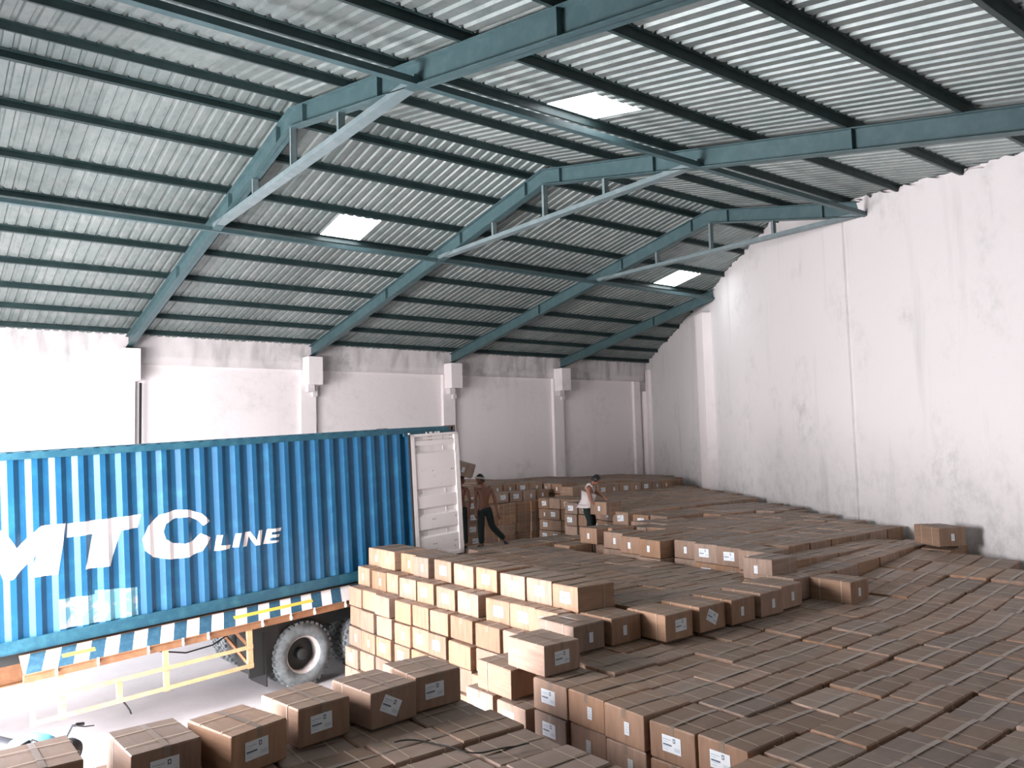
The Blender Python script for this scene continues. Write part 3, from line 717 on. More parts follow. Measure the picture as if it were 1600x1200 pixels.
BOX = []      # records
SC = [1.01, 1.025]
def rec(x, y, zt, rot=0.0, label=None, region='', idx=None, name=None, straps=True, jz=.0, tilt=0):
    """x, y of the centre; zt top height relative to the camera height"""
    BOX.append(dict(x=x, y=y, z=zt+H0-BH, rot=rot, lab=label, region=region, idx=idx, name=name, sx=1.0, sy=1.0, straps=straps, v=random.randrange(6), rnd=random.random(), tilt=tilt))
def column(x, y, zt, rot, region, idx, label='auto', jit=.03, pitch=None, lower_lab=True, top=True, sides=False):
    """a stack from its top box down to the floor"""
    T = zt+H0; n = max(1, round(T/.305)); p = T/n
    for k in range(n):
        if k == 0 and not top: continue
        lb = label
        if lb == 'auto': lb = random.choices([None, 'big', 'small', 'slant'], [.12, .42, .38, .08])[0]
        BOX.append(dict(x=x+(random.uniform(-jit, jit) if k else 0), y=y+(random.uniform(-jit, jit)*.4 if k else 0), z=T-k*p-BH, rot=rot+(random.uniform(-.02, .02)), lab=lb, region=region, idx=(idx, k), name=None, sx=SC[0], sy=SC[1], straps=True, v=random.randrange(6), rnd=random.random(), tilt=0))
ORD = ['first', 'second', 'third', 'fourth', 'fifth', 'sixth', 'seventh', 'eighth', 'ninth', 'tenth', 'eleventh', 'twelfth', 'thirteenth', 'fourteenth', 'fifteenth', 'sixteenth', 'seventeenth', 'eighteenth', 'nineteenth', 'twentieth', 'twenty-first', 'twenty-second', 'twenty-third', 'twenty-fourth', 'twenty-fifth']
# --- near platform, flat, lowest corner of the picture
for j in range(6):
    xo = random.uniform(-.05, .05)
    for i in range(9):
        x = 4.2-.31-.622*i+xo+random.uniform(-.02, .02); y = 6.9-.25-.515*j+random.uniform(-.01, .01)
        column(x, y, -2.375+random.uniform(-.018, .012), random.uniform(-.012, .012), 'platform', (i, j))
# six boxes standing on its far edge (long side away from the camera, label end towards it)
for n, (x, y, r, lb) in enumerate(((3.90, 6.53, 0, 'big'), (3.35, 6.42, .12, 'tilt'), (2.73, 6.45, .13, 'big'), (2.10, 6.25, .24, 'big'), (1.52, 6.33, .06, 'big'), (.80, 6.47, .02, 'small'))):
    rec(x, y, -2.07, pi/2+r, lb, 'edge_row', n)
# --- the flat field right of the alley
def tF(x, j=1):
    t = -2.37 + min(max(x-6.5, 0), 3.7)*.022 + min(max(x-10.2, 0), 3.5)*.118
    if j == 0 and x > 10.35: t = -2.0 + min(x-10.35, 3.2)*.035
    return t
for j in range(14):
    ytop = 6.87-.52*j; xo = random.uniform(-.10, .10)
    x0 = 5.75 if j == 0 else (5.06 if j < 6 else 3.30)
    if j == 6: xo = 0
    i = 0
    while True:
        x = x0+.31+.625*i+(xo if i or j == 0 else xo*.3)+random.uniform(-.015, .015)
        y = ytop-.25+random.uniform(-.012, .012)
        if x > xw(y-.3)-.42: break
        lb = 'auto'
        if i == 0: lb = {1: 'big', 2: 'small', 3: 'small', 4: 'big', 5: 'big'}.get(j, 'auto')
        column(x, y, tF(x, j)+random.choice((random.uniform(-.014, .010), random.uniform(-.014, .010), random.uniform(-.035, .016))), random.uniform(-.022, .022), 'field', (i, j), lb)
        for q in BOX[-12:]:
            if q['idx'] == ((i, j), 0) and q['region'] == 'field':
                q['tilt'] = max(-.125, -(tF(x+.3, j)-tF(x-.3, j))/.6) * (0 if (j == 0 and x < 10.7) else 1) + random.uniform(-.016, .010)
                q['sx'] = random.uniform(.98, 1.02); q['sy'] = random.uniform(1.0, 1.06)
        i += 1
# stacks in the notch at the alley end
column(5.33, 6.65, -2.70, 0, 'notch', 0, 'big'); column(5.33, 7.22, -2.69, 0, 'notch', 1, 'big')
rec(5.31, 7.00, -2.38, pi/2, None, 'notch_top', 0)
# --- the dark row standing on the field's back edge
D = [(5.37, 6.52, 0, 'big', -2.07), (6.13, 6.94, .02, 'small', -2.06), (6.68, 6.90, .01, 'small', -2.05), (7.20, 6.56, .01, 'big', -2.04), (7.77, 6.53, .0, 'tilt', -2.04), (8.30, 6.48, .02, 'small', -2.0), (8.86, 6.45, .0, 'small', -1.97), (9.37, 6.50, .03, 'small', -1.93)]
for n, (x, y, r, lb, z) in enumerate(D): rec(x, y, tF(x)+.312, pi/2+r, lb, 'dark_row', n)
rec(9.93, 6.66, -1.985, pi/2-.02, None, 'dark_end', 0)
rec(10.28, 6.06, -2.0, pi/2+.02, 'small', 'dark_end', 1)
# --- the stepped pile beside the container: three steps, then a sheer face
PA = [(12.37, 11.9), (11.85, 11.4), (11.28, 10.82), (10.82, 10.39), (10.28, 9.81), (9.69, 9.19), (9.18, 8.71), (8.57, 8.04), (8.03, 7.55), (7.54, 7.07)]
PB = [(12.17, 11.78), (11.67, 11.2), (11.2, 10.85), (10.72, 10.25), (10.22, 9.79), (9.67, 9.22), (9.14, 8.66), (8.54, 8.05), (8.02, 7.53), (7.52, 7.09)]
PC = [(12.0, 11.55), (11.55, 11.1), (11.06, 10.6), (10.45, 10.0), (10.0, 9.55), (9.55, 9.1), (9.02, 8.5), (8.45, 7.92), (7.87, 7.37)]
for n, (a, c) in enumerate(PA): rec(6.40+.31+random.uniform(-.03, .03), (a+c)/2*1.006, -1.76+random.uniform(-.01, .01), random.uniform(-.02, .02), 'big' if n > 3 else 'small', 'step_top', n); BOX[-1]['sy'] = (a-c)/BW*1.0
for n, (a, c) in enumerate(PB): rec(6.17+.31+random.uniform(-.03, .03), (a+c)/2*1.018, -2.055+random.uniform(-.01, .01), random.uniform(-.02, .02), 'big' if n > 2 else 'small', 'step_middle', n); BOX[-1]['sy'] = (a-c)/BW*1.02
for n, (a, c) in enumerate(PC):
    y = (a+c)/2*1.025
    for k in range(5):
        rec(5.97+.31-.015*k+random.uniform(-.03, .03), y+random.uniform(-.02, .02), -2.35-.318*k, random.uniform(-.015, .015), random.choice([None, None, 'small', 'big']) if k else None, 'step_face', (n, k)); BOX[-1]['sy'] = (a-c)/BW*.99
for n, (a, c) in enumerate(PB):
    column(6.95, (a+c)/2*1.0, -2.36, 0, 'inner', n, None)
# --- middle plateau between the pile and the back
def kk_():
    k = len(BOX)-1
    while BOX[k]['idx'][1] != 0: k -= 1
    return k
def rectgrid(region, x0, x1, y0, y1, tf, cond=None, px=.622, py=.497, label='auto', jz=.012):
    j = 0; y = y0+.25
    while y+.24 <= y1+.02:
        x = x0+.31+random.uniform(0, .12); i = 0
        while x+.30 <= x1+.05:
            if cond is None or cond(x, y):
                column(x, y+random.uniform(-.01, .01), tf(x, y)+random.uniform(-jz, jz), random.uniform(-.02, .02), region, (i, j), label); BOX[kk_()]['tilt'] = random.uniform(-.014, .014)
            x += px+random.uniform(-.008, .012); i += 1
        y += py; j += 1
rectgrid('plateau', 7.06, 10.45, 6.95, 12.55, lambda x, y: -2.08-.03*(x-7)/3, lambda x, y: not (x > 9.6 and y < 7.1))
rectgrid('plateau_rear', 8.75, 13.2, 12.55, 13.2, lambda x, y: -2.10)
rectgrid('plateau_side', 10.5, 13.3, 10.9, 12.5, lambda x, y: -2.12, lambda x, y: y > 11.9-(x-10.5)*.15)
# row of labelled boxes at its back edge
MR = [(11.12, 11.27, 'small'), (10.64, 10.54, 'small'), (10.38, 9.84, 'small'), (10.28, 9.29, 'small'), (10.58, 8.75, 'small'), (10.46, 8.23, 'big'), (10.41, 7.73, 'big'), (10.29, 7.22, 'big'), (9.72, 6.72, 'small')]
for n, (x, y, lb) in enumerate(MR): column(x+.30, y+.24, -1.775, random.uniform(-.02, .02), 'label_row', n, lb)
for n, (x, y, lb) in enumerate(((9.98, 8.75, 'small'), (9.86, 8.2, 'small'), (9.72, 7.6, 'big'), (10.0, 9.3, None))): pass
rec(11.10, 11.62, -1.765, 0, 'small', 'solo', 0)
# --- rising field behind that row, up to the oblique wall
rectgrid('back_field', 10.45, 18, 6.90, 12.1, lambda x, y: (-1.80 if y > 7.45 else (-1.90 if x < 13.4 else -1.96)), lambda x, y: x < xw(y-.25)-.42 and y < 11.85-(x-13.2)*.27 and x > 10.75+(.3 if y > 7.2 else 0)+max(0, (y-9.8))*.55, py=.515)
# --- ledge with orange sides, then the wide back plateau
def inC(x, y): return x < xw(y-.25)-.42 and y-.25 > 11.9-(x-13.2)*.27 and x-.31 > 13.25+max(0, y-13.2)*.36
rectgrid('back_plateau', 13.2, 22, 11.0, 18.6, lambda x, y: -1.74+.02*min(1, (x-13)/4), lambda x, y: inC(x, y) and y > 12.9, label='auto')
rectgrid('ledge', 13.2, 18, 10.75, 12.9, lambda x, y: -1.76, lambda x, y: x < xw(y-.25)-.42 and y-.22 > 11.55-(x-13.2)*.27)
for n, (x, y) in enumerate(((13.05, 12.45), (13.15, 12.95), (13.0, 11.95))): column(x+.1, y, -2.02, 0, 'ledge_front', n, 'big')
# --- lower floor of boxes where the men stand, and the deep alcove behind
rectgrid('standing_level', 8.9, 13.3, 13.25, 15.7, lambda x, y: -2.385)
rectgrid('alcove', 8.9, 15.4, 15.75, 18.6, lambda x, y: -2.98, lambda x, y: x < 13.4+max(0, y-13.2)*.36)
# --- orange face: columns with straps showing, two recessed rows of labelled ends above, and the top
for n in range(8):
    x = 15.28-.60*n-random.uniform(-.01, .01); column(x, 18.85+random.uniform(-.04, .04), -1.83-.01*n, random.uniform(-.02, .02), 'strap_wall', n, None)
    column(x, 19.35, -1.84, 0, 'inner', n, None)
for n in range(9):
    rec(15.75-.53*n+random.uniform(-.03, .03), 19.20+random.uniform(-.03, .03), -1.535, pi/2+random.uniform(-.05, .05), random.choice(['big', 'small', 'small']), 'upper_labels', n)
for n in range(10):
    rec(15.95-.53*n+random.uniform(-.03, .03), 19.75+random.uniform(-.03, .03), -1.335, pi/2+random.uniform(-.05, .05), random.choice(['small', 'small', 'big']), 'upmost_labels', n)
rectgrid('far_heap_truck', 9.5, 16.2, 20.1, 23.8, lambda x, y: -1.345+.03*sin(x*.9), px=.622)
rectgrid('far_heap', 16.2, 26, 18.6, 23.8, lambda x, y: -1.40-.022*max(0, x-17)+.02*sin(x*1.7), lambda x, y: x < xw(y-.25)-.42)
for n in range(9): rec(16.45+.5*n, 18.35+random.uniform(-.03, .03), -1.47, pi/2+random.uniform(-.05, .05), random.choice(['small', 'big', None]), 'far_labels', n)
# stack at the container's rear corner, behind the walking man
for n, (x, y) in enumerate(((11.2, 17.2), (11.8, 17.3), (10.6, 17.2))): column(x, y, -1.50-.02*n, pi/2, 'corner_stack', n, 'big')
# single box against the oblique wall
rec(13.42, 6.10, -1.565, radians(62), 'small', 'wall_single', 0)
# visibility: what the camera's own frame shows of each record decides which boxes become objects
V = []; F = []
for r in BOX:
    n = len(V); c, s = cos(r['rot']), sin(r['rot'])
    for z in (r['z'], r['z']+BH):
        for x, y in ((-BL/2*r['sx'], -BW/2*r['sy']), (BL/2*r['sx'], -BW/2*r['sy']), (BL/2*r['sx'], BW/2*r['sy']), (-BL/2*r['sx'], BW/2*r['sy'])): V.append((r['x']+x*c-y*s, r['y']+x*s+y*c, z))
    F += [(n, n+3, n+2, n+1), (n+4, n+5, n+6, n+7), (n, n+1, n+5, n+4), (n+1, n+2, n+6, n+5), (n+2, n+3, n+7, n+6), (n+3, n, n+4, n+7)]
nbox = len(F)
n = len(V)     # the container as an occluder
for x, y, z in ((0,-.08,-.1),(LC,-.08,-.1),(LC,WC,-.1),(0,WC,-.1),(0,-.08,HC),(LC,-.08,HC),(LC,WC,HC),(0,WC,HC)): V.append(tuple(MC@Vector((x, y, z))))
F += [(n, n+3, n+2, n+1), (n+4, n+5, n+6, n+7), (n, n+1, n+5, n+4), (n+1, n+2, n+6, n+5), (n+2, n+3, n+7, n+6), (n+3, n, n+4, n+7)]
bvh = BVHTree.FromPolygons(V, F)
cnt = {}; org = Vector((0, 0, H0))
for iy in range(183, 300):
    for ix in range(0, 400):
        d = (fw + rt*((ix*4+2-800)/FPX) - up*((iy*4+2-600)/FPX)).normalized()
        h = bvh.ray_cast(org, d)
        if h[2] is not None and h[2] < nbox: cnt[h[2]//6] = cnt.get(h[2]//6, 0)+1
order = sorted(cnt, key=lambda i: -cnt[i])
must = [i for i, r in enumerate(BOX) if r['region'] in ('edge_row', 'dark_row', 'dark_end', 'solo', 'wall_single', 'notch_top', 'step_top', 'step_middle') and i in cnt]
pick = list(dict.fromkeys(must + order))[:300]; pickset = set(pick)
lt = ['one', 'two']
def o_(n): return ORD[min(n, len(ORD)-1)]
SPEC = {
 ('edge_row', 0): 'cardboard box with a square white label at the alley end of the near dark row',
 ('edge_row', 1): 'cardboard box with a tilted white label, second in the near dark row from the alley',
 ('edge_row', 2): 'cardboard box with upright white label, third in the near dark row from the alley',
 ('edge_row', 3): 'cardboard box with upright white label, fourth in the near dark row from the alley',
 ('edge_row', 4): 'large near cardboard box, fifth in the dark row, turned square to the truck',
 ('edge_row', 5): 'cut-off cardboard box at the truck end of the near dark row, beside the motorcycle',
 ('dark_row', 0): 'strapped box with square label overhanging the alley, at the head of the raised row',
 ('dark_row', 1): 'strapped box with a small label, set back just behind the head of the raised row',
 ('dark_row', 2): 'box with small label in the raised row, set back before the square-labelled one',
 ('dark_row', 3): 'shaded box with a square white label, fourth in the raised row from the alley',
 ('dark_row', 4): 'shaded box with a diamond-tilted white label in the raised row on the field',
 ('dark_row', 5): 'box with narrow label right after the diamond-labelled one in the raised row',
 ('dark_row', 6): 'box with narrow label, second after the diamond-labelled one in the raised row',
 ('dark_row', 7): 'box with narrow label, third after the diamond-labelled one in the raised row',
 ('dark_end', 0): 'unlabelled strapped box wedged behind the last box of the raised row',
 ('dark_end', 1): 'last box of the raised row, its long strapped side turned to the truck',
 ('notch_top', 0): 'pale strapped box standing alone in the notch beside the alley',
 ('solo', 0): 'single pale box with narrow label standing on the plateau before the man in a vest',
 ('wall_single', 0): 'lone twin-strapped box on the field against the white end wall'}
GRP = {'plateau_rear': 'boxes of the middle plateau', 'plateau_side': 'boxes of the middle plateau', 'ledge': 'boxes of the back plateau', 'far_heap_truck': 'boxes of the far heap', 'platform': 'boxes of the near platform', 'edge_row': 'boxes in the near dark row', 'field': 'boxes of the flat field', 'notch': 'boxes in the alley notch', 'dark_row': 'boxes in the raised row', 'dark_end': 'boxes in the raised row',
 'step_top': 'boxes of the stepped pile', 'step_middle': 'boxes of the stepped pile', 'step_face': 'boxes of the stepped pile', 'plateau': 'boxes of the middle plateau', 'label_row': 'labelled row behind the plateau', 'back_field': 'boxes of the rising field',
 'back_plateau': 'boxes of the back plateau', 'ledge_front': 'boxes of the ledge front', 'standing_level': 'boxes where the men stand', 'alcove': 'boxes of the alcove', 'strap_wall': 'strapped wall of boxes', 'upper_labels': 'labelled rows above the strapped wall',
 'upmost_labels': 'labelled rows above the strapped wall', 'far_heap': 'boxes of the far heap', 'far_labels': 'labelled rows above the strapped wall', 'corner_stack': 'stack behind the container door', 'inner': 'boxes inside the pile'}
TIER = ['top', 'second', 'third', 'fourth', 'fifth', 'sixth', 'seventh', 'eighth']
def box_label(r):
    rg, ix = r['region'], r['idx']
    if (rg, ix) in SPEC: return SPEC[(rg, ix)]
    if rg == 'platform':
        (i, j), k = ix; t = '' if k == 0 else ' %s layer,' % TIER[k]
        return 'box of the near platform,%s %s from the alley, %s line before the edge row' % (t, o_(i), o_(j))
    if rg == 'field':
        (i, j), k = ix
        if k == 0: return 'strapped box of the flat field, %s from the alley, %s line from the raised row' % (o_(i), o_(j))
        return 'labelled end facing the alley, %s layer down, %s line from the raised row' % (TIER[k], o_(j))
    if rg == 'notch': return 'low pale box in the alley notch, %s stack, %s layer' % (('nearer', 'farther')[ix[0]], TIER[ix[1]])
    if rg == 'step_top': return '%s box from the container on the top step of the sunlit pile' % o_(ix)
    if rg == 'step_middle': return '%s box from the container on the middle step of the sunlit pile' % o_(ix)
    if rg == 'step_face': return 'box end in the sheer sunlit pile, %s column from the truck, %s layer' % (o_(ix[0]), TIER[ix[1]])
    if rg == 'label_row': return 'box in the labelled row behind the plateau, %s from the vest man, %s layer' % (o_(ix[0]), TIER[ix[1]])
    if rg in ('plateau', 'back_field', 'back_plateau', 'standing_level', 'far_heap', 'alcove', 'plateau_rear', 'plateau_side', 'ledge', 'far_heap_truck'):
        nm = {'plateau_rear': 'plateau strip by the men', 'plateau_side': 'plateau corner behind the single box', 'ledge': 'ledge before the back plateau', 'far_heap_truck': 'far heap behind the truck', 'plateau': 'middle plateau', 'back_field': 'rising field', 'back_plateau': 'back plateau', 'standing_level': 'level the men stand on', 'far_heap': 'far heap', 'alcove': 'alcove'}[rg]
        (i, j), k = ix
        return 'box of the %s, %s along, %s across%s' % (nm, o_(i), o_(j), ', %s layer' % TIER[k] if k else '')
    if rg in ('upper_labels', 'upmost_labels', 'far_labels'):
        return 'labelled box in the %s recessed row above the strapped wall, %s from its corner' % ({'upper_labels': 'lower', 'upmost_labels': 'upper', 'far_labels': 'farther'}[rg], o_(ix))
    if rg == 'ledge_front': return 'labelled box by the vest man’s hands, %s stack, %s layer'.replace('’', "'") % (o_(ix[0]), TIER[ix[1]])
    if rg == 'strap_wall': return 'orange-lit box in the strapped wall, %s column from its corner, %s layer' % (o_(ix[0]), TIER[ix[1]])
    if rg == 'corner_stack': return 'orange-lit box stacked behind the walking man, %s stack, %s layer' % (o_(ix[0]), TIER[ix[1]])
    return 'strapped cardboard box inside the stacks'
seen = {}
for i in pick:
    r = BOX[i]; o = bpy.data.objects.new('cardboard_box', CART_ME[r['v']]); COL.objects.link(o)
    o.location = (r['x'], r['y'], r['z']); o.rotation_euler = (0, r['tilt'], r['rot']); o.scale = (r['sx'], r['sy'], 1)
    lb = box_label(r)
    if lb in seen: lb = lb + ' again'
    seen[lb] = 1
    tag(o, lb, 'box', GRP.get(r['region']))
    big = cnt[i] >= 6
    if big:
        for k in (0, 1):
            c = bpy.data.objects.new('strap', STR_ME[k]); COL.objects.link(c); c.parent = o
            c.location.x = random.uniform(-.02, .02); c.rotation_euler.z = random.uniform(-.03, .03)
        c = bpy.data.objects.new('packing_tape', TAPE_ME); COL.objects.link(c); c.parent = o
    if r['lab']:
        c = bpy.data.objects.new('shipping_label', LAB_ME[r['lab']]); COL.objects.link(c); c.parent = o
        c.location.y = random.uniform(-.03, .05)
# everything else in one mass
mv = []; mf = []; mm = []; muv = []; mr = []
def addg(r, vs, fs, mi, seg):
    c, s = cos(r['rot']), sin(r['rot']); n = len(mv)
    for x, y, z in vs:
        x *= r['sx']; y *= r['sy']
        if r['tilt']: x, z = x*cos(r['tilt'])+z*sin(r['tilt']), z*cos(r['tilt'])-x*sin(r['tilt'])
        mv.append((r['x']+x*c-y*s, r['y']+x*s+y*c, r['z']+z))
    for f in fs: mf.append(tuple(a+n for a in f))
    mm.extend(mi); seg.append((len(vs), r['rnd']))
def norm(a, b_, c): 
    return (Vector(b_)-Vector(a)).cross(Vector(c)-Vector(a))
PLV = [(x, y, z) for z in (0, BH) for x, y in ((-BL/2, -BW/2), (BL/2, -BW/2), (BL/2, BW/2), (-BL/2, BW/2))]
PLF = [(0,3,2,1), (4,5,6,7), (0,1,5,4), (1,2,6,5), (2,3,7,6), (3,0,4,7)]
UVC = {}
def uvs_for(key, vs, fs):
    if key not in UVC:
        L = []
        for f in fs:
            n = norm(vs[f[0]], vs[f[1]], vs[f[2]])
            for a in f: L += list(uv_of(vs[a], n))
        UVC[key] = L
    return UVC[key]
seg = []; nhid = 0
for i, r in enumerate(BOX):
    if i in pickset: continue
    if i in cnt or (r['idx'] is not None and isinstance(r['idx'], tuple) and r['idx'][1] == 0):
        vs, fs, mi = CART[r['v']]; addg(r, vs, fs, mi, seg); muv += uvs_for(('c', r['v']), vs, fs)
        for k in (0, 1): vs, fs = STR[k]; addg(r, vs, fs, [2]*len(fs), seg); muv += uvs_for(('s', k), vs, fs)
        addg(r, TAPE_V, TAPE_F, [3]*len(TAPE_F), seg); muv += uvs_for('t', TAPE_V, TAPE_F)
        if r['lab']: vs, fs, mi = LABG[r['lab']]; addg(r, vs, fs, [4+a for a in mi], seg); muv += uvs_for(('l', r['lab']), vs, fs)
    else:
        addg(r, PLV, PLF, [0]*6, seg); muv += uvs_for('p', PLV, PLF); nhid += 1
me = bpy.data.meshes.new('cardboard_box_stock'); me.from_pydata(mv, [], mf)
for m_ in (M_BOX, M_SEAM, M_STRAP, M_TAPE, M_LAB, M_PRINT, M_PRINT2): me.materials.append(m_)
me.polygons.foreach_set('material_index', mm)
uvl = me.uv_layers.new(name='UVMap'); uvl.data.foreach_set('uv', muv)
at = me.attributes.new('rnd', 'FLOAT', 'POINT'); buf = []
for n, v in seg: buf += [v]*n
at.data.foreach_set('value', buf); me.update()
o = bpy.data.objects.new('cardboard_box_stock', me); COL.objects.link(o)
tag(o, 'hundreds more strapped cardboard boxes filling the hall to its walls', 'boxes', kind='stuff')
print('BOXES', len(BOX), 'seen', len(cnt), 'hidden', nhid, 'min picked', cnt[pick[-1]])
# ================================================================== PEOPLE
RV = Vector((cos(YAW), -sin(YAW), 0)); TV = Vector((-sin(YAW), -cos(YAW), 0))    # picture right, and towards the viewer
def P3(a, b_, c): return RV*a + TV*b_ + Vector((0, 0, c))
def skin(name, verts, edges, radii, mat, parent, root=0, sub=2):
    me = bpy.data.meshes.new(name); me.from_pydata([tuple(v) for v in verts], edges, [])
    o = bpy.data.objects.new(name, me); COL.objects.link(o)
    md = o.modifiers.new('skin', 'SKIN'); md.use_smooth_shade = True
    for i, r in enumerate(radii):
        sv = me.skin_vertices[0].data[i]; sv.radius = (r, r) if not isinstance(r, tuple) else r; sv.use_root = (i == root)
    s2 = o.modifiers.new('sub', 'SUBSURF'); s2.levels = sub; s2.render_levels = sub
    dg = bpy.context.evaluated_depsgraph_get(); dg.update(); m2 = bpy.data.meshes.new_from_object(o.evaluated_get(dg))
    o.modifiers.clear(); o.data = m2; m2.materials.clear(); m2.materials.append(mat)
    for p in m2.polygons: p.use_smooth = True
    o.parent = parent; return o
def ball(mb, c, r, n=16, mi=0, ax=(0, 0, 1)):
    rx, ry, rz = r; c = Vector(c); vs = []; fs = []
    for i in range(n//2+1):
        th = pi*i/(n//2)
        for k in range(n):
            ph = 2*pi*k/n; vs.append(c + RV*(rx*sin(th)*cos(ph)) + TV*(ry*sin(th)*sin(ph)) + Vector((0, 0, rz*cos(th))))
    for i in range(n//2):
        for k in range(n): fs.append((i*n+k, i*n+(k+1) % n, (i+1)*n+(k+1) % n, (i+1)*n+k))
    mb.add(vs, fs, mi, True)
def hand(parent_chain, verts, edges, radii, w, d, side, size=1.0, curl=.5):
    """palm and five fingers rooted in the wrist vertex w (index); d: pointing direction, side: thumb side"""
    d = d.normalized(); side = (side - d*side.dot(d)).normalized(); nrm_ = d.cross(side)
    base = verts[w]; palm = base + d*.075*size
    verts.append(palm); radii.append((.030*size, .020*size)); pi_ = len(verts)-1; edges.append((w, pi_))
    return pi_, palm, d, side, nrm_
def fingers(name, palm, d, side, nrm_, parent, mat, size=1.0, curl=.5):
    L = [.062, .075, .080, .072]
    for k in range(4):
        off = (k-1.5)*-.019*size; b0 = palm - d*.012 - side*(-off); dd = (d + side*(-off*2.0)).normalized(); l = L[3-k]*size
        p1 = b0 + dd*(.035*size); p2 = p1 + (dd*cos(curl*.6) - nrm_*sin(curl*.6))*l*.5; p3 = p2 + (dd*cos(curl*1.3) - nrm_*sin(curl*1.3))*l*.5
        skin('finger', [b0, p1, p2, p3], [(0, 1), (1, 2), (2, 3)], [.009*size, .0088*size, .0082*size, .007*size], mat, parent, 0, 1)
    b0 = palm - d*.055*size; p1 = b0 + (side + d*.5).normalized()*.035*size; p2 = p1 + (side*.5 + d).normalized()*.03*size; p3 = p2 + (d + side*.15).normalized()*.025*size
    skin('thumb', [b0, p1, p2, p3], [(0, 1), (1, 2), (2, 3)], [.011*size, .0105*size, .0095*size, .008*size], mat, parent, 0, 1)
def head_parts(t, hc, face, mat, hair=True, band=False, tilt=0, root_name='head'):
    """hc: centre of the head, face: horizontal facing direction"""
    f = Vector(face).normalized(); s = Vector((0, 0, 1)).cross(f).normalized(); U = f.cross(s) if f.cross(s).z > 0 else -f.cross(s)
    def Q(a, b_, c): return hc + f*a + s*b_ + U*c
    mb = MB(); n = 20; vs = []; fs = []
    for i in range(13):
        th = pi*i/12
        for k in range(n):
            ph = 2*pi*k/n; x = cos(ph)*sin(th); y = sin(ph)*sin(th); z = cos(th)
            rx = .095 if x > 0 else .100; ry = .076
            if z < 0: ry *= 1-.28*(-z); 
            zz = z*.118
            if z < -.3 and x > 0: x = x*1.02
            vs.append(Q(x*rx + (.012 if z < -.4 and x > 0 else 0), y*ry, zz))
    for i in range(12):
        for k in range(n): fs.append((i*n+k, i*n+(k+1) % n, (i+1)*n+(k+1) % n, (i+1)*n+k))
    mb.add(vs, fs, 0, True)
    # nose, brow, lips, ears
    mb.add([Q(.090, -.010, .012), Q(.090, .010, .012), Q(.116, 0, -.028), Q(.092, -.018, -.034), Q(.092, .018, -.034)], [(0, 1, 2), (0, 2, 3), (1, 4, 2), (3, 2, 4), (0, 3, 4, 1)], 0, True)
    mb.add([Q(.088, -.024, -.058), Q(.088, .024, -.058), Q(.101, 0, -.052), Q(.099, 0, -.066)], [(0, 1, 2), (0, 3, 1), (0, 2, 3), (1, 3, 2)], 0, True)
    for sg in (-1, 1):
        vs = [Q(.012, sg*.074, .022), Q(-.018, sg*.080, .026), Q(-.026, sg*.086, .0), Q(-.012, sg*.078, -.030), Q(.008, sg*.074, -.022), Q(-.006, sg*.090, .0)]
        mb.add(vs, [(0, 1, 5), (1, 2, 5), (2, 3, 5), (3, 4, 5), (4, 0, 5)], 0, True)
    o = mb.build(root_name, mat, t)
    mb = MB()
    for sg in (-1, 1): mb.box((-.004, -.011, -.005), (.004, .011, .005), 0, Matrix.Translation(Q(.089, sg*.030, .004)) @ f.to_track_quat('X', 'Z').to_matrix().to_4x4())
    mb.build('eye', M_EYE, o)
    mb = MB(); vs = []; fs = []
    for i in range(8):
        th = pi*.56*i/7
        for k in range(n):
            ph = 2*pi*k/n; x = cos(ph)*sin(th); y = sin(ph)*sin(th); z = cos(th)
            drop = .030 if x < 0 else 0
            lim = z if x < .35 else max(z, .38)
            vs.append(Q(x*.110 - .003, y*.088, (lim*.132 - drop*(1-z)) + random.uniform(-.002, .002)))
    for i in range(7):
        for k in range(n): fs.append((i*n+k, i*n+(k+1) % n, (i+1)*n+(k+1) % n, (i+1)*n+k))
    mb.add(vs, fs, 0, True); mb.build('hair', M_HAIR, o)
    if band:
        mb = MB(); vs = []
        for k in range(24):
            ph = 2*pi*k/24; x = cos(ph); y = sin(ph)
            for r, z in ((1.0, .012), (1.05, .020), (1.05, .045), (1.0, .052)): vs.append(Q(x*.112*r, y*.092*r, z+.018*x))
        mb.add(vs, [(4*k+j, 4*((k+1) % 24)+j, 4*((k+1) % 24)+j+1, 4*k+j+1) for k in range(24) for j in range(3)], 0, True); mb.build('headband', M_BANDW, o)
    return o
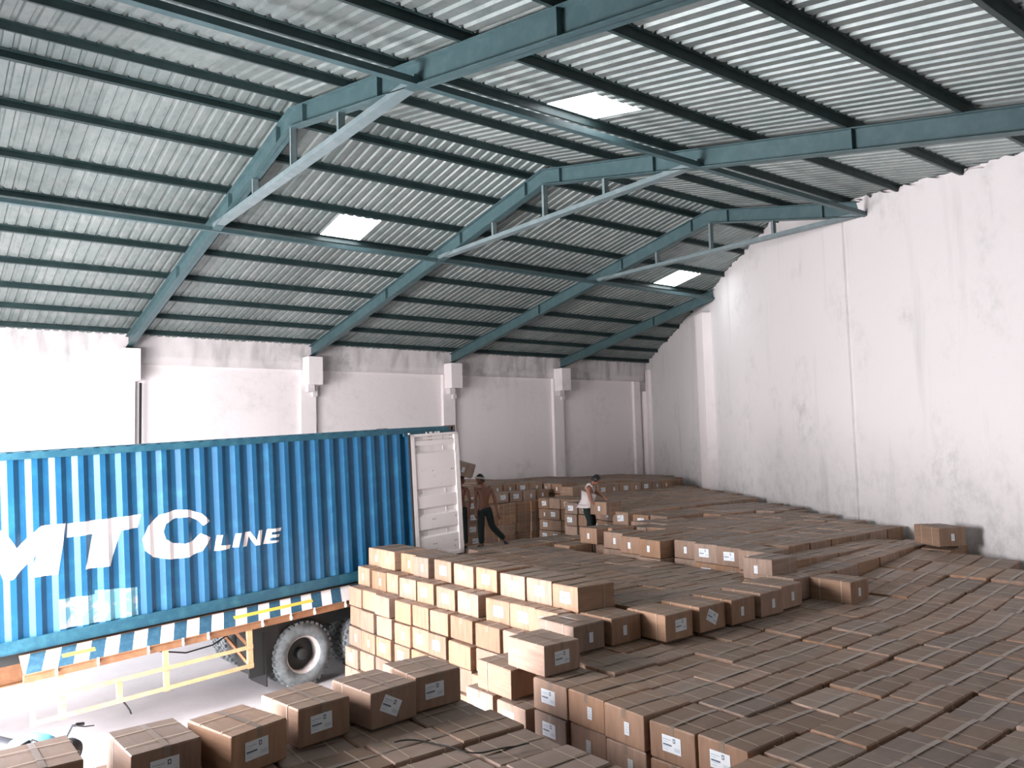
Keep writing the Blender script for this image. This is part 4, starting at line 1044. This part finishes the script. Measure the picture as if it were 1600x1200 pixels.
def person(name, base, J, face, mat, label, group=None, vest=False, band=False, thumbs=1):
    """J: joints in (right, towards viewer, up) metres from the base"""
    t = empty(name, base); tag(t, label, 'person', group)
    g = {k: P3(*v) for k, v in J.items()}
    names = ['pelvis', 'waist', 'chest', 'neck', 'jaw', 'shL', 'elL', 'wrL', 'shR', 'elR', 'wrR', 'hipL', 'knL', 'anL', 'toL', 'hipR', 'knR', 'anR', 'toR']
    rad = [(.125, .10), (.115, .09), (.140, .10), .050, .052, .055, .040, .027, .055, .040, .027, .085, .055, .040, .032, .085, .055, .040, .032]
    verts = [g[n_] for n_ in names]; ix = {n_: i for i, n_ in enumerate(names)}
    ed = [('pelvis', 'waist'), ('waist', 'chest'), ('chest', 'neck'), ('neck', 'jaw'), ('chest', 'shL'), ('shL', 'elL'), ('elL', 'wrL'), ('chest', 'shR'), ('shR', 'elR'), ('elR', 'wrR'),
          ('pelvis', 'hipL'), ('hipL', 'knL'), ('knL', 'anL'), ('anL', 'toL'), ('pelvis', 'hipR'), ('hipR', 'knR'), ('knR', 'anR'), ('anR', 'toR')]
    edges = [(ix[a], ix[b_]) for a, b_ in ed]; radii = list(rad)
    H_ = []
    for sd, th in (('L', 1), ('R', -1)):
        d = g['wr'+sd]-g['el'+sd]; side = Vector(face)
        H_.append(hand(None, verts, edges, radii, ix['wr'+sd], d, side)[1:])
    body = skin('body', verts, edges, radii, mat, t, 0, 2)
    for h in H_: fingers('f', h[0], h[1], h[2], h[3], body, mat)
    head_parts(t, g['head'], face, mat, band=band)
    # trousers
    tv = [g['waistband'], g['pelvis'], g['hipL'], g['knL'], g['anL'], g['hipR'], g['knR'], g['anR']]
    skin('trousers', tv, [(0, 1), (1, 2), (2, 3), (3, 4), (1, 5), (5, 6), (6, 7)], [(.128, .110), (.145, .118), .108, .080, .068, .108, .080, .068], M_TROU, t, 1, 2)
    for sd in 'LR':
        d = (g['to'+sd]-g['an'+sd]); mb = MB(); mb.tube([g['an'+sd]+Vector((0, 0, -.03)) - d*.35, g['an'+sd]+Vector((0, 0, -.035))+d*.3, g['to'+sd]+Vector((0, 0, -.01)), g['to'+sd]+d*.25+Vector((0, 0, -.012))], [.035, .046, .042, .02], 10); mb.build('sandal', M_BLACK, t)
    if vest:
        cw = g['chest']; vv = [g['waistband']+Vector((0, 0, -.03)), g['waist'], cw + (g['waist']-cw)*.12]
        skin('vest', vv, [(0, 1), (1, 2)], [(.200, .180), (.190, .170), (.205, .180)], M_VEST, t, 1, 1)
        for sd in 'LR':
            mid = g['sh'+sd]*.55+g['neck']*.45
            fv = Vector(face).normalized(); mb = MB()
            mb.tube([cw+(mid-cw)*.3+fv*.12, mid+fv*.055+Vector((0, 0, .045)), mid+Vector((0, 0, .06)), mid-fv*.055+Vector((0, 0, .045)), cw+(mid-cw)*.3-fv*.10], .017, 8); mb.build('shoulder_strap', M_VEST, t)
    return t
J1 = dict(pelvis=(.03, 0, .86), waist=(.02, 0, 1.0), waistband=(.025, 0, .93), chest=(.03, .02, 1.20), neck=(.0, .03, 1.38), jaw=(-.03, .05, 1.44), head=(-.055, .06, 1.515),
          shL=(-.13, .05, 1.30), elL=(-.185, .06, 1.02), wrL=(-.16, .12, .79), shR=(.20, -.02, 1.29), elR=(.275, .0, 1.0), wrR=(.32, .06, .77),
          hipL=(-.05, .02, .82), knL=(-.06, .08, .45), anL=(-.06, .03, .08), toL=(-.12, .14, .035), hipR=(.11, -.02, .82), knR=(.18, .0, .46), anR=(.46, -.10, .16), toR=(.53, -.06, .05))
base1 = (10.42, 14.62, H0-2.375)
person('person', base1, J1, -RV*.8+TV*.6, M_SKIN, 'bare-chested person with pale headband and dark trousers walking across the boxes', 'people', band=True)
J2 = dict(pelvis=(.0, 0, .80), waist=(.0, 0, .93), waistband=(.0, 0, .86), chest=(.06, .0, 1.12), neck=(.14, .0, 1.29), jaw=(.19, .0, 1.33), head=(.235, .0, 1.395),
          shL=(.02, .17, 1.19), elL=(.07, .24, .92), wrL=(.28, .22, .76), shR=(.13, -.16, 1.20), elR=(.33, -.16, 1.05), wrR=(.50, -.12, .90),
          hipL=(-.03, .08, .76), knL=(.06, .10, .42), anL=(-.02, .09, .08), toL=(.12, .10, .035), hipR=(.05, -.08, .76), knR=(.16, -.08, .42), anR=(.10, -.09, .08), toR=(.24, -.08, .035))
base2 = (12.95, 13.95, H0-2.385)
person('person', base2, J2, RV*.9-Vector((0, 0, .45)), M_SKIN2, 'person in white vest and dark trousers bending to set down a box', 'people', vest=True)
J3 = dict(pelvis=(.0, 0, .86), waist=(.0, 0, 1.0), waistband=(.0, 0, .93), chest=(.0, .0, 1.22), neck=(.0, .0, 1.40), jaw=(.02, .0, 1.45), head=(.03, .0, 1.52),
          shL=(-.18, .03, 1.32), elL=(-.26, .05, 1.10), wrL=(-.20, .05, 1.36), shR=(.18, .0, 1.32), elR=(.24, .04, 1.02), wrR=(.20, .05, .80),
          hipL=(-.09, .0, .82), knL=(-.10, .06, .45), anL=(-.10, .0, .08), toL=(-.10, .14, .035), hipR=(.09, .0, .82), knR=(.10, .04, .45), anR=(.12, .0, .08), toR=(.12, .12, .035))
base3 = (10.02, 14.98, H0-2.375)
person('person', base3, J3, RV, M_SKIN, 'person mostly hidden behind the white container door, one dark arm showing', 'people')
pb = Vector(base3)+P3(.10, .10, 1.80)
def held(pos, rz, rx, label, lab='small'):
    o = bpy.data.objects.new('cardboard_box', CART_ME[1]); COL.objects.link(o); o.location = pos; o.rotation_euler = (rx, .0, rz); tag(o, label, 'box')
    for k in (0, 1): c = bpy.data.objects.new('strap', STR_ME[k]); COL.objects.link(c); c.parent = o
    c = bpy.data.objects.new('shipping_label', LAB_ME[lab]); COL.objects.link(c); c.parent = o
held(Vector(base3)+P3(.06, .02, 1.62), .9, .30, 'tilted cardboard box carried on the shoulder of the person behind the door')
held(Vector(base2)+P3(.44, .10, .60), .15, .0, 'cardboard box in the hands of the person in the white vest')

# ================================================================== MOTORCYCLE at the lower left, and small things
def motorcycle(loc, rz):
    t = empty('motorcycle', loc, rz); tag(t, 'parked motorcycle with teal tank and chrome rack below the near dark row', 'motorcycle')
    for x in (-.62, .66):
        w = MB(); w.lathe([(.24, -.035), (.275, -.045), (.30, -.02), (.305, 0), (.30, .02), (.275, .045), (.24, .035)], (x, 0, .305), (0, 1, 0), 32, closed=True); ty = w.build('tyre', M_BLACK, t)
        w = MB(); w.lathe([(.225, -.02), (.245, -.02), (.245, .02), (.225, .02)], (x, 0, .305), (0, 1, 0), 32, closed=True); w.lathe([(0, -.05), (.04, -.05), (.04, .05), (0, .05)], (x, 0, .305), (0, 1, 0), 12)
        for k in range(10): a = 2*pi*k/10; w.tube([(x+.03*cos(a), 0, .305+.03*sin(a)), (x+.23*cos(a), 0, .305+.23*sin(a))], .005, 4)
        w.build('wheel_rim', M_CHROME, t)
        w = MB(); pts = [(x+.33*cos(a_), 0, .305+.33*sin(a_)) for a_ in [radians(q) for q in range(20, 165, 15)]]
        for i in range(len(pts)-1): w.beam(pts[i], pts[i+1], .11, .012)
        w.build('mudguard', M_BLACK, t)
    for y in (-.09, .09): w = MB(); w.tube([(.66, y, .305), (.40, y, .92)], .02); w.build('fork', M_CHROME, t)
    w = MB(); w.tube([(.30, -.36, 1.04), (.34, -.22, 1.08), (.42, -.06, .96), (.42, .06, .96), (.34, .22, 1.08), (.30, .36, 1.04)], .012); hb = w.build('handlebar', M_CHROME, t)
    for sg in (-1, 1):
        w = MB(); w.tube([(.30, sg*.37, 1.04), (.335, sg*.24, 1.075)], .02); w.build('grip', M_BLACK, hb)
        w = MB(); w.tube([(.34, sg*.22, 1.075), (.42, sg*.30, 1.05), (.43, sg*.40, 1.03)], .006); w.build('brake_lever', M_BLACK, hb)
    w = MB(); w.lathe([(.0, .12), (.08, .115), (.12, .07), (.125, .0), (.09, -.08), (0, -.10)], (.56, 0, .93), (1, 0, -.1), 20); w.build('headlight', M_BLACK, t)
    vs = []; fs = []; n = 12
    for i, (x, w_, h, z) in enumerate(((-.30, .08, .06, .84), (-.20, .16, .11, .86), (-.02, .20, .15, .88), (.16, .18, .14, .89), (.28, .08, .07, .89))):
        for k in range(n): a = 2*pi*k/n; vs.append((x, w_*cos(a), z+h*sin(a)))
    for i in range(4):
        for k in range(n): fs.append((i*n+k, i*n+(k+1) % n, (i+1)*n+(k+1) % n, (i+1)*n+k))
    fs += [tuple(range(n)), tuple(range(5*n-1, 4*n-1, -1))]
    w = MB(); w.add(vs, fs, 0, True); w.build('fuel_tank', M_MOTO, t)
    w = MB(); w.tube([(-.75, 0, .84), (-.6, 0, .82), (-.3, 0, .80), (-.08, 0, .82)], [.06, .11, .12, .08], 12); w.build('seat', M_BLACK, t)
    w = MB(); w.tube([(-.55, .12, .78), (-.85, .12, .86), (-.92, 0, .87), (-.85, -.12, .86), (-.55, -.12, .78)], .011); w.build('grab_rail', M_CHROME, t)
    w = MB(); w.box((-.12, -.12, .28), (.2, .12, .52)); w.lathe([(0, -.0), (.09, 0), (.09, .24), (0, .24)], (.06, 0, .48), (.2, 0, 1), 16); w.build('engine', M_DARK, t)
    w = MB(); w.tube([(.40, 0, .88), (.05, 0, .74), (-.55, 0, .68)], .025); w.tube([(.40, 0, .80), (.2, 0, .30), (-.15, 0, .28), (-.5, 0, .66)], .02); w.tube([(-.15, .08, .3), (-.62, .08, .305)], .02); w.tube([(-.15, -.08, .3), (-.62, -.08, .305)], .02); w.build('frame', M_DARK, t)
    w = MB(); w.tube([(.16, .12, .40), (.05, .15, .22), (-.35, .15, .24), (-.8, .15, .32)], [.02, .02, .035, .035]); w.build('exhaust', M_CHROME, t)
    for sg in (-1, 1): w = MB(); w.tube([(-.25, sg*.11, .74), (-.62, sg*.11, .34)], .022); w.build('shock_absorber', M_CHROME, t)
    w = MB(); w.box((-.5, .10, .52), (-.15, .13, .74)); w.build('side_cover', M_MOTOW, t); w = MB(); w.box((-.5, -.13, .52), (-.15, -.10, .74)); w.build('side_cover', M_MOTOW, t)
    w = MB(); w.tube([(-.05, -.12, .3), (-.02, -.30, .0)], .012); w.build('kick_stand', M_DARK, t)
    return t
motorcycle((1.16, 9.80, 0), radians(-62))
# loose dark twine lying on the near platform
rp = MB(); pts = []
for i in range(26):
    u = i/25; pts.append((3.15+.75*u+.05*sin(9*u), 5.62-.75*u+.10*sin(6.5*u+1), H0-2.36+.012+.006*sin(20*u)))
rp.tube(pts, .006, 6); tag(rp.build('packing_twine', M_DARK), 'dark twine lying loose over the near platform boxes', 'twine')
